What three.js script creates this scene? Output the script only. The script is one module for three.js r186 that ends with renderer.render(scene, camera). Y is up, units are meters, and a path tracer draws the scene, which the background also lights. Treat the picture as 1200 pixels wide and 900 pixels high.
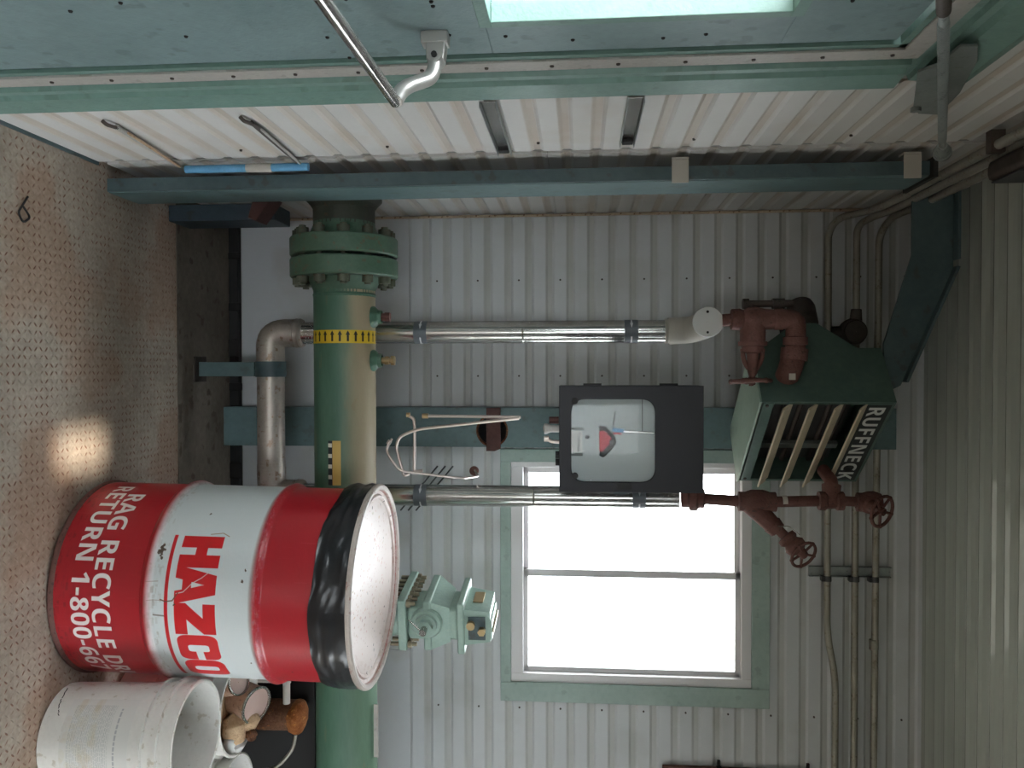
import * as THREE from 'three';
import { RoundedBoxGeometry } from 'three/addons/geometries/RoundedBoxGeometry.js';
import { mergeGeometries, mergeVertices, toCreasedNormals } from 'three/addons/utils/BufferGeometryUtils.js';

// ------------------------------------------------------------------ camera, sky, sun, exposure
const renderer = new THREE.WebGLRenderer({ antialias: true });
renderer.toneMapping = THREE.LinearToneMapping;
renderer.toneMappingExposure = 0.5;
renderer.shadowMap.enabled = true;
renderer.shadowMap.type = THREE.PCFSoftShadowMap;
const scene = new THREE.Scene();
const camera = new THREE.PerspectiveCamera(2 * Math.atan(450 / 960) * 180 / Math.PI, 4 / 3, 0.05, 60);
camera.position.set(0, 1.5, 0);
// the photographer held the camera on its side: the top of the frame points to the left of the room
camera.up.set(-0.99982548, 0, -0.01868197);
camera.lookAt(0.01861744, 1.5 - 0.08304548, -0.99637184);
camera.updateMatrixWorld();

scene.background = new THREE.Color(0.9, 0.96, 1.0);
scene.backgroundIntensity = 34;
const sun = new THREE.DirectionalLight(0xfff0dc, 17);
sun.position.set(0.36, 7.6, 1.55);
sun.target.position.set(0.235, 0, -2.33);
sun.castShadow = true;
sun.shadow.radius = 4;
sun.shadow.mapSize.set(2048, 2048);
Object.assign(sun.shadow.camera, { left: -5, right: 5, top: 5, bottom: -5, near: 0.5, far: 20 });
scene.add(sun, sun.target);

// ------------------------------------------------------------------ helpers
let seed = 12345;
const rnd = () => { seed = (seed * 1664525 + 1013904223) >>> 0; return seed / 4294967296; };
const V = (x, y, z) => new THREE.Vector3(x, y, z);
const vv = a => Array.isArray(a) ? V(...a) : a;
const names = {};
function numbered(n) { const k = names[n] = (names[n] ?? -1) + 1; return k ? `${n}_${String(k).padStart(3, '0')}` : n; }
function thing(name, label, category, pos = [0, 0, 0], turn = 0, group) {
  const o = new THREE.Group(); o.name = numbered(name); o.position.set(...pos); o.rotation.y = turn;
  o.userData = { label, category }; if (group) o.userData.group = group;
  scene.add(o); return o;
}
function struct(name) { const o = new THREE.Group(); o.name = name; o.userData = { kind: 'structure' }; scene.add(o); return o; }
const asList = g => Array.isArray(g) ? g : [g];
function clean(g) {
  let n = g.index ? g.toNonIndexed() : g.clone();
  for (const k of Object.keys(n.attributes)) if (!['position', 'normal', 'uv'].includes(k)) n.deleteAttribute(k);
  if (!n.attributes.normal) n.computeVertexNormals();
  if (!n.attributes.uv) n.setAttribute('uv', new THREE.BufferAttribute(new Float32Array(n.attributes.position.count * 2), 2));
  n.morphAttributes = {}; n.clearGroups(); return n;
}
function boxUV(g) {       // uv in metres by the main direction of each face
  const p = g.attributes.position, uv = g.attributes.uv; const a = V(), b = V(), c = V(), n = V();
  for (let i = 0; i < p.count; i += 3) {
    a.fromBufferAttribute(p, i); b.fromBufferAttribute(p, i + 1); c.fromBufferAttribute(p, i + 2);
    n.copy(b).sub(a).cross(c.sub(a)); const ax = Math.abs(n.x), ay = Math.abs(n.y), az = Math.abs(n.z);
    for (let k = 0; k < 3; k++) {
      const x = p.getX(i + k), y = p.getY(i + k), z = p.getZ(i + k);
      if (ax >= ay && ax >= az) uv.setXY(i + k, z, y); else if (ay >= az) uv.setXY(i + k, x, z); else uv.setXY(i + k, x, y);
    }
  }
  return g;
}
function mesh(geos, mat, keepUV) {
  const l = asList(geos).flat().map(clean); const g = l.length > 1 ? mergeGeometries(l) : l[0];
  if (!keepUV) boxUV(g);
  const m = new THREE.Mesh(g, mat); m.castShadow = m.receiveShadow = true; return m;
}
function part(name, geos, mat, parent, opt = {}) {
  const m = mesh(geos, mat, opt.uv); m.name = parent ? name : numbered(name);
  if (parent) { const used = parent.children.filter(c => c.userData.base === undefined ? c.name.replace(/_\d{3}$/, '') === name : false).length; if (used) m.name = `${name}_${String(used).padStart(3, '0')}`; }
  if (opt.label) m.userData.label = opt.label;
  if (opt.kind) m.userData.kind = opt.kind;
  (parent ?? scene).add(m); return m;
}
function solo(name, label, category, geos, mat, opt = {}) {
  const m = part(name, geos, mat, null, opt); m.userData = { ...m.userData, label, category }; if (opt.group) m.userData.group = opt.group; return m;
}
function box(x0, x1, y0, y1, z0, z1, r = 0.002) {
  const w = x1 - x0, h = y1 - y0, d = z1 - z0; r = Math.min(r, w / 2.01, h / 2.01, d / 2.01);
  const g = r > 0.0004 ? new RoundedBoxGeometry(w, h, d, 1, r) : new THREE.BoxGeometry(w, h, d);
  return g.translate((x0 + x1) / 2, (y0 + y1) / 2, (z0 + z1) / 2);
}
const Y = V(0, 1, 0);
function orient(g, p, dir) { return g.applyQuaternion(new THREE.Quaternion().setFromUnitVectors(Y, vv(dir).clone().normalize())).translate(...vv(p).toArray()); }
function cyl(p, q, r0, r1 = r0, seg = 24, open = false) {
  p = vv(p); q = vv(q); const d = q.clone().sub(p), L = d.length();
  return orient(new THREE.CylinderGeometry(r1, r0, L, seg, 1, open).translate(0, L / 2, 0), p, d);
}
function turned(p, dir, prof, seg = 32) {      // profile [[radius, distance along dir], ...]
  const g = toCreasedNormals(new THREE.LatheGeometry(prof.map(a => new THREE.Vector2(Math.max(a[0], 0.0001), a[1])), seg), 0.6);
  return orient(g, p, dir);
}
function hex(p, dir, r, h) { return orient(new THREE.CylinderGeometry(r, r, h, 6).translate(0, h / 2, 0), p, dir); }
function pathOf(pts, bend) {
  const P = pts.map(vv), cp = new THREE.CurvePath(); let last = P[0];
  for (let i = 1; i < P.length; i++) {
    if (i < P.length - 1) {
      const a = P[i - 1].clone().sub(P[i]), b = P[i + 1].clone().sub(P[i]); const r = Math.min(bend, a.length() * 0.48, b.length() * 0.48);
      const s = P[i].clone().addScaledVector(a.normalize(), r), e = P[i].clone().addScaledVector(b.normalize(), r);
      if (last.distanceTo(s) > 1e-5) cp.add(new THREE.LineCurve3(last, s));
      cp.add(new THREE.QuadraticBezierCurve3(s, P[i], e)); last = e;
    } else cp.add(new THREE.LineCurve3(last, P[i]));
  }
  return cp;
}
function tube(pts, r, bend = 0.05, rad = 12, caps = true) {   // swept round bar with bent corners
  const cp = pathOf(pts, bend), rows = [], norms = []; const pl = [];
  for (const c of cp.curves) { const n = c.type === 'LineCurve3' ? 1 : 7; for (let i = 0; i < n; i++) pl.push([c.getPoint(i / n), c.getTangent(i / n)]); }
  const lc = cp.curves[cp.curves.length - 1]; pl.push([lc.getPoint(1), lc.getTangent(1)]);
  let N = Math.abs(pl[0][1].y) < 0.9 ? V(0, 1, 0) : V(1, 0, 0); const pos = [], nor = [], uv = [], idx = [];
  let len = 0;
  pl.forEach(([p, t], i) => {
    N = N.clone().addScaledVector(t, -N.dot(t)).normalize(); const Bn = t.clone().cross(N);
    if (i) len += p.distanceTo(pl[i - 1][0]);
    for (let k = 0; k <= rad; k++) {
      const a = k / rad * Math.PI * 2, d = N.clone().multiplyScalar(Math.cos(a)).addScaledVector(Bn, Math.sin(a));
      pos.push(p.x + d.x * r, p.y + d.y * r, p.z + d.z * r); nor.push(d.x, d.y, d.z); uv.push(k / rad * r * 6.283, len);
    }
  });
  const w = rad + 1;
  for (let i = 0; i < pl.length - 1; i++) for (let k = 0; k < rad; k++) { const a = i * w + k, b = a + w; idx.push(a, a + 1, b, b, a + 1, b + 1); }
  const g = new THREE.BufferGeometry(); g.setAttribute('position', new THREE.Float32BufferAttribute(pos, 3)); g.setAttribute('normal', new THREE.Float32BufferAttribute(nor, 3)); g.setAttribute('uv', new THREE.Float32BufferAttribute(uv, 2)); g.setIndex(idx);
  const out = [g];
  if (caps) { const a = pl[0], b = pl[pl.length - 1]; out.push(orient(new THREE.CircleGeometry(r, rad).rotateX(-Math.PI / 2), a[0], a[1].clone().negate()), orient(new THREE.CircleGeometry(r, rad).rotateX(-Math.PI / 2), b[0], b[1])); }
  return out;
}
function prism(pts, depth, bevel = 0.0015, holes = []) {      // outline in x, y extruded towards +z
  const s = new THREE.Shape(pts.map(p => new THREE.Vector2(...p)));
  for (const h of holes) s.holes.push(h);
  return new THREE.ExtrudeGeometry(s, { depth: depth - 2 * bevel, bevelEnabled: bevel > 0, bevelSize: bevel, bevelThickness: bevel, bevelOffset: -bevel, bevelSegments: 1, curveSegments: 10 }).translate(0, 0, bevel);
}
function roundRect(x0, x1, y0, y1, r, C = THREE.Path) {
  const s = new C(); s.moveTo(x0 + r, y0); s.lineTo(x1 - r, y0); s.quadraticCurveTo(x1, y0, x1, y0 + r); s.lineTo(x1, y1 - r); s.quadraticCurveTo(x1, y1, x1 - r, y1); s.lineTo(x0 + r, y1); s.quadraticCurveTo(x0, y1, x0, y1 - r); s.lineTo(x0, y0 + r); s.quadraticCurveTo(x0, y0, x0 + r, y0); return s;
}

// ------------------------------------------------------------------ procedural textures
const hash = (x, y, s) => { let h = Math.imul(x, 374761393) ^ Math.imul(y, 668265263) ^ Math.imul(s, 1274126177); h = Math.imul(h ^ (h >>> 13), 1274126177); return ((h ^ (h >>> 16)) >>> 0) / 4294967296; };
function vn(x, y, per, s) {
  const xi = Math.floor(x), yi = Math.floor(y); let fx = x - xi, fy = y - yi; fx = fx * fx * (3 - 2 * fx); fy = fy * fy * (3 - 2 * fy);
  const w = a => ((a % per) + per) % per; const a = hash(w(xi), w(yi), s), b = hash(w(xi + 1), w(yi), s), c = hash(w(xi), w(yi + 1), s), d = hash(w(xi + 1), w(yi + 1), s);
  return a + (b - a) * fx + (c - a) * fy + (a - b - c + d) * fx * fy;
}
function fbm(u, v, f, oct, s) { let t = 0, a = 0.5, n = 0; for (let i = 0; i < oct; i++) { t += a * vn(u * f, v * f, f, s + i); n += a; a *= 0.5; f *= 2; } return t / n; }
const mix = (a, b, t) => a.map((x, i) => x + (b[i] - x) * t);
const clamp = (x, a = 0, b = 1) => Math.min(b, Math.max(a, x));
const sm = (a, b, x) => { const t = clamp((x - a) / (b - a)); return t * t * (3 - 2 * t); };
function tex(w, h, fn, srgb = true, rep = 1) {        // fn(u, v) -> [r, g, b] 0..255 or a grey 0..1
  const d = new Uint8Array(w * h * 4);
  for (let j = 0; j < h; j++) for (let i = 0; i < w; i++) { let c = fn(i / w, j / h); if (typeof c === 'number') c = [c * 255, c * 255, c * 255]; const k = (j * w + i) * 4; d[k] = clamp(c[0], 0, 255); d[k + 1] = clamp(c[1], 0, 255); d[k + 2] = clamp(c[2], 0, 255); d[k + 3] = 255; }
  const t = new THREE.DataTexture(d, w, h); t.wrapS = t.wrapT = THREE.RepeatWrapping; t.magFilter = THREE.LinearFilter; t.minFilter = THREE.LinearMipmapLinearFilter; t.generateMipmaps = true;
  if (srgb) t.colorSpace = THREE.SRGBColorSpace; t.repeat.set(rep, rep); t.needsUpdate = true; return t;
}
function canvasTex(w, h, draw) { const c = document.createElement('canvas'); c.width = w; c.height = h; draw(c.getContext('2d'), w, h); const t = new THREE.CanvasTexture(c); t.colorSpace = THREE.SRGBColorSpace; t.anisotropy = 8; return t; }
const rgb = h => [(h >> 16) & 255, (h >> 8) & 255, h & 255];
function wornPaint(base, chip, s, amount = 0.5, rep = 1.4, var_ = 16) {
  const b = rgb(base), c = rgb(chip);
  return tex(512, 512, (u, v) => {
    const n = fbm(u, v, 4, 5, s) - 0.5, f = fbm(u, v, 48, 2, s + 9) - 0.5, k = sm(0.71 - amount * 0.07, 0.8, fbm(u, v, 18, 4, s + 20));
    return mix(b.map(x => x + n * var_ * 2 + f * var_ * 0.7), c, k * amount);
  }, true, rep);
}
const grain = tex(256, 256, (u, v) => fbm(u, v, 32, 3, 77), false, 6);
const blotch = tex(256, 256, (u, v) => 0.25 + 0.5 * fbm(u, v, 6, 4, 31), false, 2);
const std = (o) => new THREE.MeshStandardMaterial(o);
const painted = (base, chip, s, o = {}) => std({ map: wornPaint(base, chip, s, o.amount ?? 0.5, o.rep ?? 1.4, o.vary ?? 14), roughness: o.rough ?? 0.5, bumpMap: grain, bumpScale: o.bump ?? 0.0004, metalness: 0 });

const M = {};
const PITCH = 0.0865, RIB = 0.0055, PANEL_H = PITCH * 14;      // ribs run along the walls; dirt settles in the grooves between them
const groove = v => { const t = (v * 14) % 1; return sm(0.62, 0.72, t) * (1 - sm(0.97, 1.0, t)) + (1 - sm(0.0, 0.08, t)) * 0.4; };
const liner = (base, dirt, amt, s) => tex(512, 1024, (u, v) => { const n = fbm(u, v, 3, 5, s) - 0.5, g = groove(v) * clamp(0.25 + 1.1 * fbm(u, v, 6, 4, s + 9)) * amt, st = sm(0.56, 0.78, fbm(u, v, 7, 4, s + 12)) * 0.12; return mix(base.map(x => x + n * 14), dirt, clamp(g + st)); }, true, 1 / PANEL_H);
M.panel = std({ map: liner([196, 199, 200], [150, 149, 138], 0.42, 3), roughness: 0.42, bumpMap: grain, bumpScale: 0.0002 });
M.panelFlat = std({ map: tex(512, 512, (u, v) => { const n = fbm(u, v, 3, 5, 8) - 0.5, st = sm(0.6, 0.8, fbm(u, v, 6, 4, 19)) * 0.2; return mix([194 + n * 14, 197 + n * 14, 199 + n * 14], [150, 142, 126], st); }, true, 0.7), roughness: 0.42 });
M.panelSide = std({ map: liner([203, 202, 199], [172, 154, 134], 0.5, 5), roughness: 0.5, bumpMap: grain, bumpScale: 0.0002 });
M.ceiling = std({ map: tex(512, 512, (u, v) => { const n = fbm(u, v, 3, 5, 6) - 0.5; return [168 + n * 16, 172 + n * 16, 163 + n * 16]; }, true, 0.6), roughness: 0.13 });
M.core = std({ color: 0x8d8d88, roughness: 0.9 });
M.caulk = std({ map: wornPaint(0xb6a48c, 0x6c4a30, 61, 0.9, 5, 20), roughness: 0.9 });
M.dark = std({ color: 0x1d1c1b, roughness: 0.85 });
M.teal = painted(0x566d6e, 0x47463f, 101, { amount: 0.25, rough: 0.48 });
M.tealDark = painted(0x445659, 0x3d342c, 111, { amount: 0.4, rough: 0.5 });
M.doorGreen = painted(0x74898a, 0x3d4a44, 121, { amount: 0.25, rough: 0.42 });
M.frameGreen = painted(0x6f8d84, 0x4a5a50, 131, { amount: 0.25, rough: 0.4 });
M.trimGreen = painted(0x9aaca4, 0x5c665c, 141, { amount: 0.2, rough: 0.45 });
M.pipeGreen = painted(0x4c6f5c, 0x8f8a66, 151, { amount: 0.4, rough: 0.42, rep: 2 });
M.flangeGreen = painted(0x4f6b58, 0x6a5a44, 161, { amount: 0.7, rough: 0.5, rep: 3 });
M.neckGreen = painted(0x45493e, 0x5c4a38, 171, { amount: 0.8, rough: 0.6, rep: 3 });
M.fitGreen = painted(0x93ab9f, 0xaab7a4, 181, { amount: 0.25, rough: 0.42, rep: 3 });
M.heaterGreen = painted(0x465c54, 0x596a5e, 191, { amount: 0.3, rough: 0.45 });
M.heaterPanLit = painted(0x9db2a4, 0x6c7168, 201, { amount: 0.2, rough: 0.5 });  // heater underside in a paler green, window light put into the colour
M.cream = painted(0xbcb097, 0x8a7c64, 211, { amount: 0.3, rough: 0.5 });
M.rustRed = painted(0x6c4740, 0x4a332c, 221, { amount: 0.7, rough: 0.7, rep: 5, bump: 0.001 });
M.rustDark = painted(0x5d3a33, 0x3a2722, 231, { amount: 0.7, rough: 0.75, rep: 5, bump: 0.001 });
M.brownClip = painted(0x4e2f2a, 0x38221d, 241, { amount: 0.5, rough: 0.7, rep: 5 });
M.rust = painted(0x57351f, 0x96602f, 251, { amount: 0.7, rough: 0.9, rep: 5, vary: 34, bump: 0.003 });
M.jacket = std({ color: 0xc2c1bd, metalness: 0.85, roughness: 0.34, roughnessMap: blotch, bumpMap: blotch, bumpScale: 0.0008 });
M.jacketDusty = std({ map: wornPaint(0xb3aaa0, 0x8b7460, 261, 0.8, 3, 18), metalness: 0.55, roughness: 0.42, bumpMap: blotch, bumpScale: 0.001 });
M.conduit = std({ map: wornPaint(0x9a968a, 0x74695a, 271, 0.6, 4, 14), metalness: 0.5, roughness: 0.45 });
M.steel = std({ color: 0xb4b2ae, metalness: 0.85, roughness: 0.35, roughnessMap: blotch });
M.alu = std({ color: 0xc3c1bc, metalness: 0.7, roughness: 0.4 });
M.aluStrip = painted(0xa9a6a0, 0x86837c, 281, { amount: 0.5, rough: 0.45, rep: 3 });
M.galv = std({ map: wornPaint(0x9aa09e, 0x6f7674, 291, 0.6, 6, 14), metalness: 0.6, roughness: 0.45 });
M.stainless = std({ color: 0xc9bdb4, metalness: 0.9, roughness: 0.3 });
M.brass = std({ color: 0xb9a27a, metalness: 0.8, roughness: 0.35 });
M.bolt = std({ map: wornPaint(0x5d6252, 0x6c4b33, 301, 0.9, 12, 16), metalness: 0.2, roughness: 0.6 });
M.stud = std({ color: 0x8f8672, metalness: 0.7, roughness: 0.4 });
M.black = std({ color: 0x15161d, roughness: 0.5, bumpMap: grain, bumpScale: 0.0003 });
M.blackEdge = std({ color: 0x17171b, roughness: 0.5 });
M.rubber = std({ color: 0x242424, roughness: 0.8 });
M.ironDark = std({ map: wornPaint(0x4a423d, 0x2f2925, 311, 0.6, 8, 14), metalness: 0.3, roughness: 0.6 });
M.greyPlate = painted(0x6f7673, 0x54584f, 321, { amount: 0.4, rough: 0.5, rep: 3 });
M.paper = std({ color: 0xb9b4aa, roughness: 0.75 });
M.blue = painted(0x5f9cc4, 0x4a7590, 331, { amount: 0.3, rough: 0.45, rep: 3 });
M.white = std({ color: 0xd9d9d6, roughness: 0.5 });
M.pailWhite = std({ map: wornPaint(0xdcdad4, 0xa89c88, 341, 0.5, 3, 10), roughness: 0.38 });
M.frameWhite = std({ color: 0xd8d6d6, roughness: 0.4 });
M.paneDull = new THREE.MeshPhysicalMaterial({ color: 0xffffff, transmission: 1, thickness: 0, roughness: 0.02, ior: 1.5, specularIntensity: 0.06 });
M.glass = new THREE.MeshPhysicalMaterial({ color: 0xffffff, transmission: 1, thickness: 0, roughness: 0.02, ior: 1.5 });
M.red = std({ color: 0xb5202a, roughness: 0.4 });
M.tan = painted(0xb59a80, 0x846a54, 351, { amount: 0.6, rough: 0.85, rep: 3, vary: 22 });
M.rag = painted(0xc2a584, 0x8c6f54, 361, { amount: 0.7, rough: 0.95, rep: 8, vary: 24, bump: 0.002 });
M.clamp = std({ color: 0x4e4f50, metalness: 0.6, roughness: 0.45 });

// ------------------------------------------------------------------ the setting
const XL = -0.65, ZB = -3.43, XR = 3.1, ZF = 2.4, H = 2.88;
const plain = (geos, mat, name, kind = 'structure') => { const m = mesh(geos, mat); m.name = name; m.userData.kind = kind; scene.add(m); return m; };
plain(box(-30, 30, -0.5, -0.4, -30, 30, 0), std({ map: wornPaint(0x5c5850, 0x4c483c, 371, 0.5, 0.3, 20), roughness: 0.95 }), 'ground');

// checker plate floor: raised dashes and rust stains
{
  const N = 1024, L = 0.72, P = 32;                 // 32 x 32 cells of 2.25 cm in 0.72 m
  const lug = (u, v) => { const x = u * P, y = v * P, i = Math.floor(x), j = Math.floor(y); const fx = x - i - 0.5, fy = y - j - 0.5, s = (i + j) % 2 ? 1 : -1; const a = (fx + s * fy) * 0.7071, b = (fx - s * fy) * 0.7071; return 1 - sm(0.5, 1.05, Math.hypot(a / 0.42, b / 0.13)); };
  const map = tex(N, N, (u, v) => {
    const n = fbm(u, v, 5, 6, 401) - 0.5, f = fbm(u, v, 90, 2, 402) - 0.5, r = sm(0.46, 0.68, fbm(u, v, 3, 5, 403)), l = lug(u, v), w = sm(0.34, 0.6, fbm(u, v, 24, 3, 404));
    let c = mix([166 + n * 40, 154 + n * 38, 140 + n * 36], [152, 118, 96], r * 0.45); c = c.map(x => x + f * 30);
    return mix(c, [112, 66, 48], l * w * 0.7);
  }, true, 1 / L);
  const bump = tex(N, N, (u, v) => lug(u, v) * 0.8 + 0.2 * fbm(u, v, 60, 3, 405), false, 1 / L);
  const dirt = tex(512, 512, (u, v) => 0.55 + 0.4 * fbm(u, v, 5, 5, 407), false, 1 / 2.3);
  plain(box(XL - 0.06, XR + 0.06, -0.08, 0, ZB - 0.06, ZF + 0.06, 0), std({ map, bumpMap: bump, bumpScale: 0.0016, roughnessMap: dirt, roughness: 0.85 }), 'floor');
  part('floor_plate', box(XL, XR, 0, 0.003, ZB + 0.032, -2.945, 0.001), std({ map: wornPaint(0x6b6358, 0x4b3e32, 411, 0.7, 1.2, 26), roughness: 0.7, bumpMap: bump, bumpScale: 0.001 }), scene.getObjectByName('floor'), { label: 'darker strip of plate along the back wall' });  // thin plate in a darker tone along the back wall
}
// ribbed liner panels
const WALL_RIB = [[0, 0], [0.01, RIB], [0.058, RIB], [0.068, 0], [PITCH, 0]];
const ROOF_RIB = [[0, 0.008], [0.02, 0.003], [0.044, 0.0003], [0.064, 0], [PITCH, 0.008]];   // softly rolled ribs
function ribbed(a0, a1, c0, c1, at, flip, flat, prof = WALL_RIB) {   // at(along, across, depth)
  const br = [c0];
  if (!flat) for (let k = Math.floor(c0 / PITCH) - 1; k * PITCH < c1 + PITCH; k++) for (const [o] of prof.slice(0, -1)) { const c = k * PITCH + o; if (c > c0 + 1e-4 && c < c1 - 1e-4) br.push(c); }
  br.push(c1);
  const dep = c => { if (flat) return 0; const t = ((c % PITCH) + PITCH) % PITCH; for (let i = 1; i < prof.length; i++) if (t <= prof[i][0]) return prof[i - 1][1] + (prof[i][1] - prof[i - 1][1]) * (t - prof[i - 1][0]) / (prof[i][0] - prof[i - 1][0]); return prof[prof.length - 1][1]; };
  const pos = [], T = 0.004; const quad = (p, q, r, s) => { const l = flip ? [p, r, q, p, s, r] : [p, q, r, p, r, s]; for (const x of l) pos.push(...x); };
  for (let i = 0; i < br.length - 1; i++) {
    const e = 1e-6, d0 = dep(br[i] + e), d1 = dep(br[i + 1] - e);
    quad(at(a0, br[i], d0), at(a1, br[i], d0), at(a1, br[i + 1], d1), at(a0, br[i + 1], d1));
    quad(at(a0, br[i], d0), at(a0, br[i + 1], d1), at(a0, br[i + 1], -T), at(a0, br[i], -T));
    quad(at(a1, br[i], d0), at(a1, br[i], -T), at(a1, br[i + 1], -T), at(a1, br[i + 1], d1));
  }
  quad(at(a0, c0, dep(c0)), at(a0, c0, -T), at(a1, c0, -T), at(a1, c0, dep(c0)));
  quad(at(a0, c1, dep(c1 - 1e-6)), at(a1, c1, dep(c1 - 1e-6)), at(a1, c1, -T), at(a0, c1, -T));
  const g = new THREE.BufferGeometry(); g.setAttribute('position', new THREE.Float32BufferAttribute(pos, 3)); g.computeVertexNormals(); return g;
}
// window opening in the back wall
const W0 = 0.385, W1 = 1.305, WY0 = 1.235, WY1 = 2.17, SEAM = 0.775;
{
  const t = 0.06, z1 = ZB - 0.005, z0 = z1 - t;
  const wall = plain([box(XL - t, W0, -0.08, H + t, z0, z1, 0), box(W1, XR + t, -0.08, H + t, z0, z1, 0), box(W0, W1, -0.08, WY0, z0, z1, 0), box(W0, W1, WY1, H + t, z0, z1, 0)], M.core, 'wall_back');
  const at = (a, c, d) => [a, c, ZB + d];
  const P = (a0, a1, c0, c1, flat) => part('wall_panel', ribbed(a0, a1, c0, c1, at, false, flat), flat ? M.panelFlat : M.panel, wall);
  P(XL, 1.2, 0.045, SEAM, true); P(1.203, XR, 0.045, SEAM, true);
  P(XL, W0, SEAM + 0.002, H); P(W0, W1, SEAM + 0.002, WY0); P(W1, XR, SEAM + 0.002, H); P(W0, W1, WY1, H);
  // rows of screws that hold the liner
  const sc = []; for (const x of [-0.37, 0.03, 1.43, 2.1]) for (let k = 0; k < 12; k++) { const y = 0.898 + k * 2 * PITCH; sc.push(cyl([x, y, ZB + 0.001], [x, y, ZB + RIB + 0.003], 0.0045, 0.004, 8)); }
  for (const g of sc) part('screw', g, M.ironDark, wall);
  const base = plain([box(XL, 1.9, 0, 0.042, ZB - 0.004, ZB + 0.03, 0.004), box(1.9, XR, 0, 0.042, ZB - 0.004, ZB + 0.03, 0.004)], M.rubber, 'baseboard_back');
  // lumps of old sealant along the foot of the wall
  for (let k = 0; k < 7; k++) { const x = -0.5 + k * 0.17 + rnd() * 0.05, w = 0.03 + rnd() * 0.06; part('sealant_lump', box(x, x + w, 0.0, 0.045 + rnd() * 0.02, ZB + 0.028, ZB + 0.034 + rnd() * 0.01, 0.006), M.dark, base); }
  const s = plain([cyl([XL + 0.012, 0.045, ZB + 0.012], [XL + 0.012, H, ZB + 0.012], 0.006, 0.006, 8)], M.caulk, 'trim_1');
}
// door opening in the left wall
const DZ0 = -1.715, DZ1 = -0.62, DH = 2.135;     // door leaf, far and near edge, height
{
  const t = 0.06, x1 = XL - 0.005, x0 = x1 - t;
  const wall = plain([box(x0, x1, -0.08, H + t, ZB - 0.06, DZ0 - 0.09, 0), box(x0, x1, -0.08, H + t, DZ1 + 0.09, ZF + t, 0), box(x0, x1, DH + 0.09, H + t, DZ0 - 0.09, DZ1 + 0.09, 0)], M.core, 'wall_left');
  const at = (a, c, d) => [XL + d, c, a];
  const P = (a0, a1, c0, c1, flat) => part('wall_panel', ribbed(a0, a1, c0, c1, at, true, flat), M.panelSide, wall);
  P(-2.44, -1.932, 0.006, 2.05); P(-2.44, -1.932, 2.052, H); P(ZB, -2.47, 0.02, 1.4); P(ZB, -2.47, 1.402, H); P(-1.931, DZ1 + 0.3, DH + 0.215, H); P(DZ1 + 0.3, ZF, 0.02, H);
  const sc = []; for (const y of [0.5, 0.94, 1.38, 1.82, 2.25]) sc.push(cyl([XL + 0.001, y, -2.36], [XL + 0.006, y, -2.36], 0.005, 0.004, 8));
  for (const g of sc) part('screw', g, M.ironDark, wall);
  plain(box(XL - 0.003, XL + 0.014, 0, 0.006, -2.45, -1.932, 0.001), M.tealDark, 'baseboard_left');
}
{
  const at = (a, c, d) => [a, H - d, c];
  const t = 0.06, vx0 = 0.235, vx1 = 0.345, vz0 = -0.99, vz1 = -0.74;   // unseen ceiling hole, added to let in one patch of sun
  const c = plain([box(XL - t, XR + t, H + 0.005, H + t, ZB - t, vz0, 0), box(XL - t, XR + t, H + 0.005, H + t, vz1, ZF + t, 0), box(XL - t, vx0, H + 0.005, H + t, vz0, vz1, 0), box(vx1, XR + t, H + 0.005, H + t, vz0, vz1, 0)], M.core, 'ceiling');
  const P = (a0, a1, c0, c1) => part('ceiling_panel', ribbed(a0, a1, c0, c1, at, true, false, ROOF_RIB), M.ceiling, c);
  P(XL, XR, ZB, -2.3); P(XL, XR, -2.298, -1.1); P(XL, XR, -0.6, ZF); P(XL, 0.2, -1.098, -0.602); P(0.4, XR, -1.098, -0.602);
}
{ // right wall and the wall behind the camera, with unseen openings added for daylight
  const t = 0.06;
  const wr = plain([box(XR, XR + t, -0.08, H + t, ZB - t, -1.7, 0), box(XR, XR + t, 2.05, H + t, -1.7, -1.05, 0), box(XR, XR + t, -0.08, H + t, -1.05, ZF + t, 0)], M.panel, 'wall_right');
  const wf = plain([box(XL - t, 0.35, -0.08, H + t, ZF, ZF + t, 0), box(0.82, XR + t, -0.08, H + t, ZF, ZF + t, 0), box(0.35, 0.82, 2.05, H + t, ZF, ZF + t, 0)], M.panel, 'wall_front');
}
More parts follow.
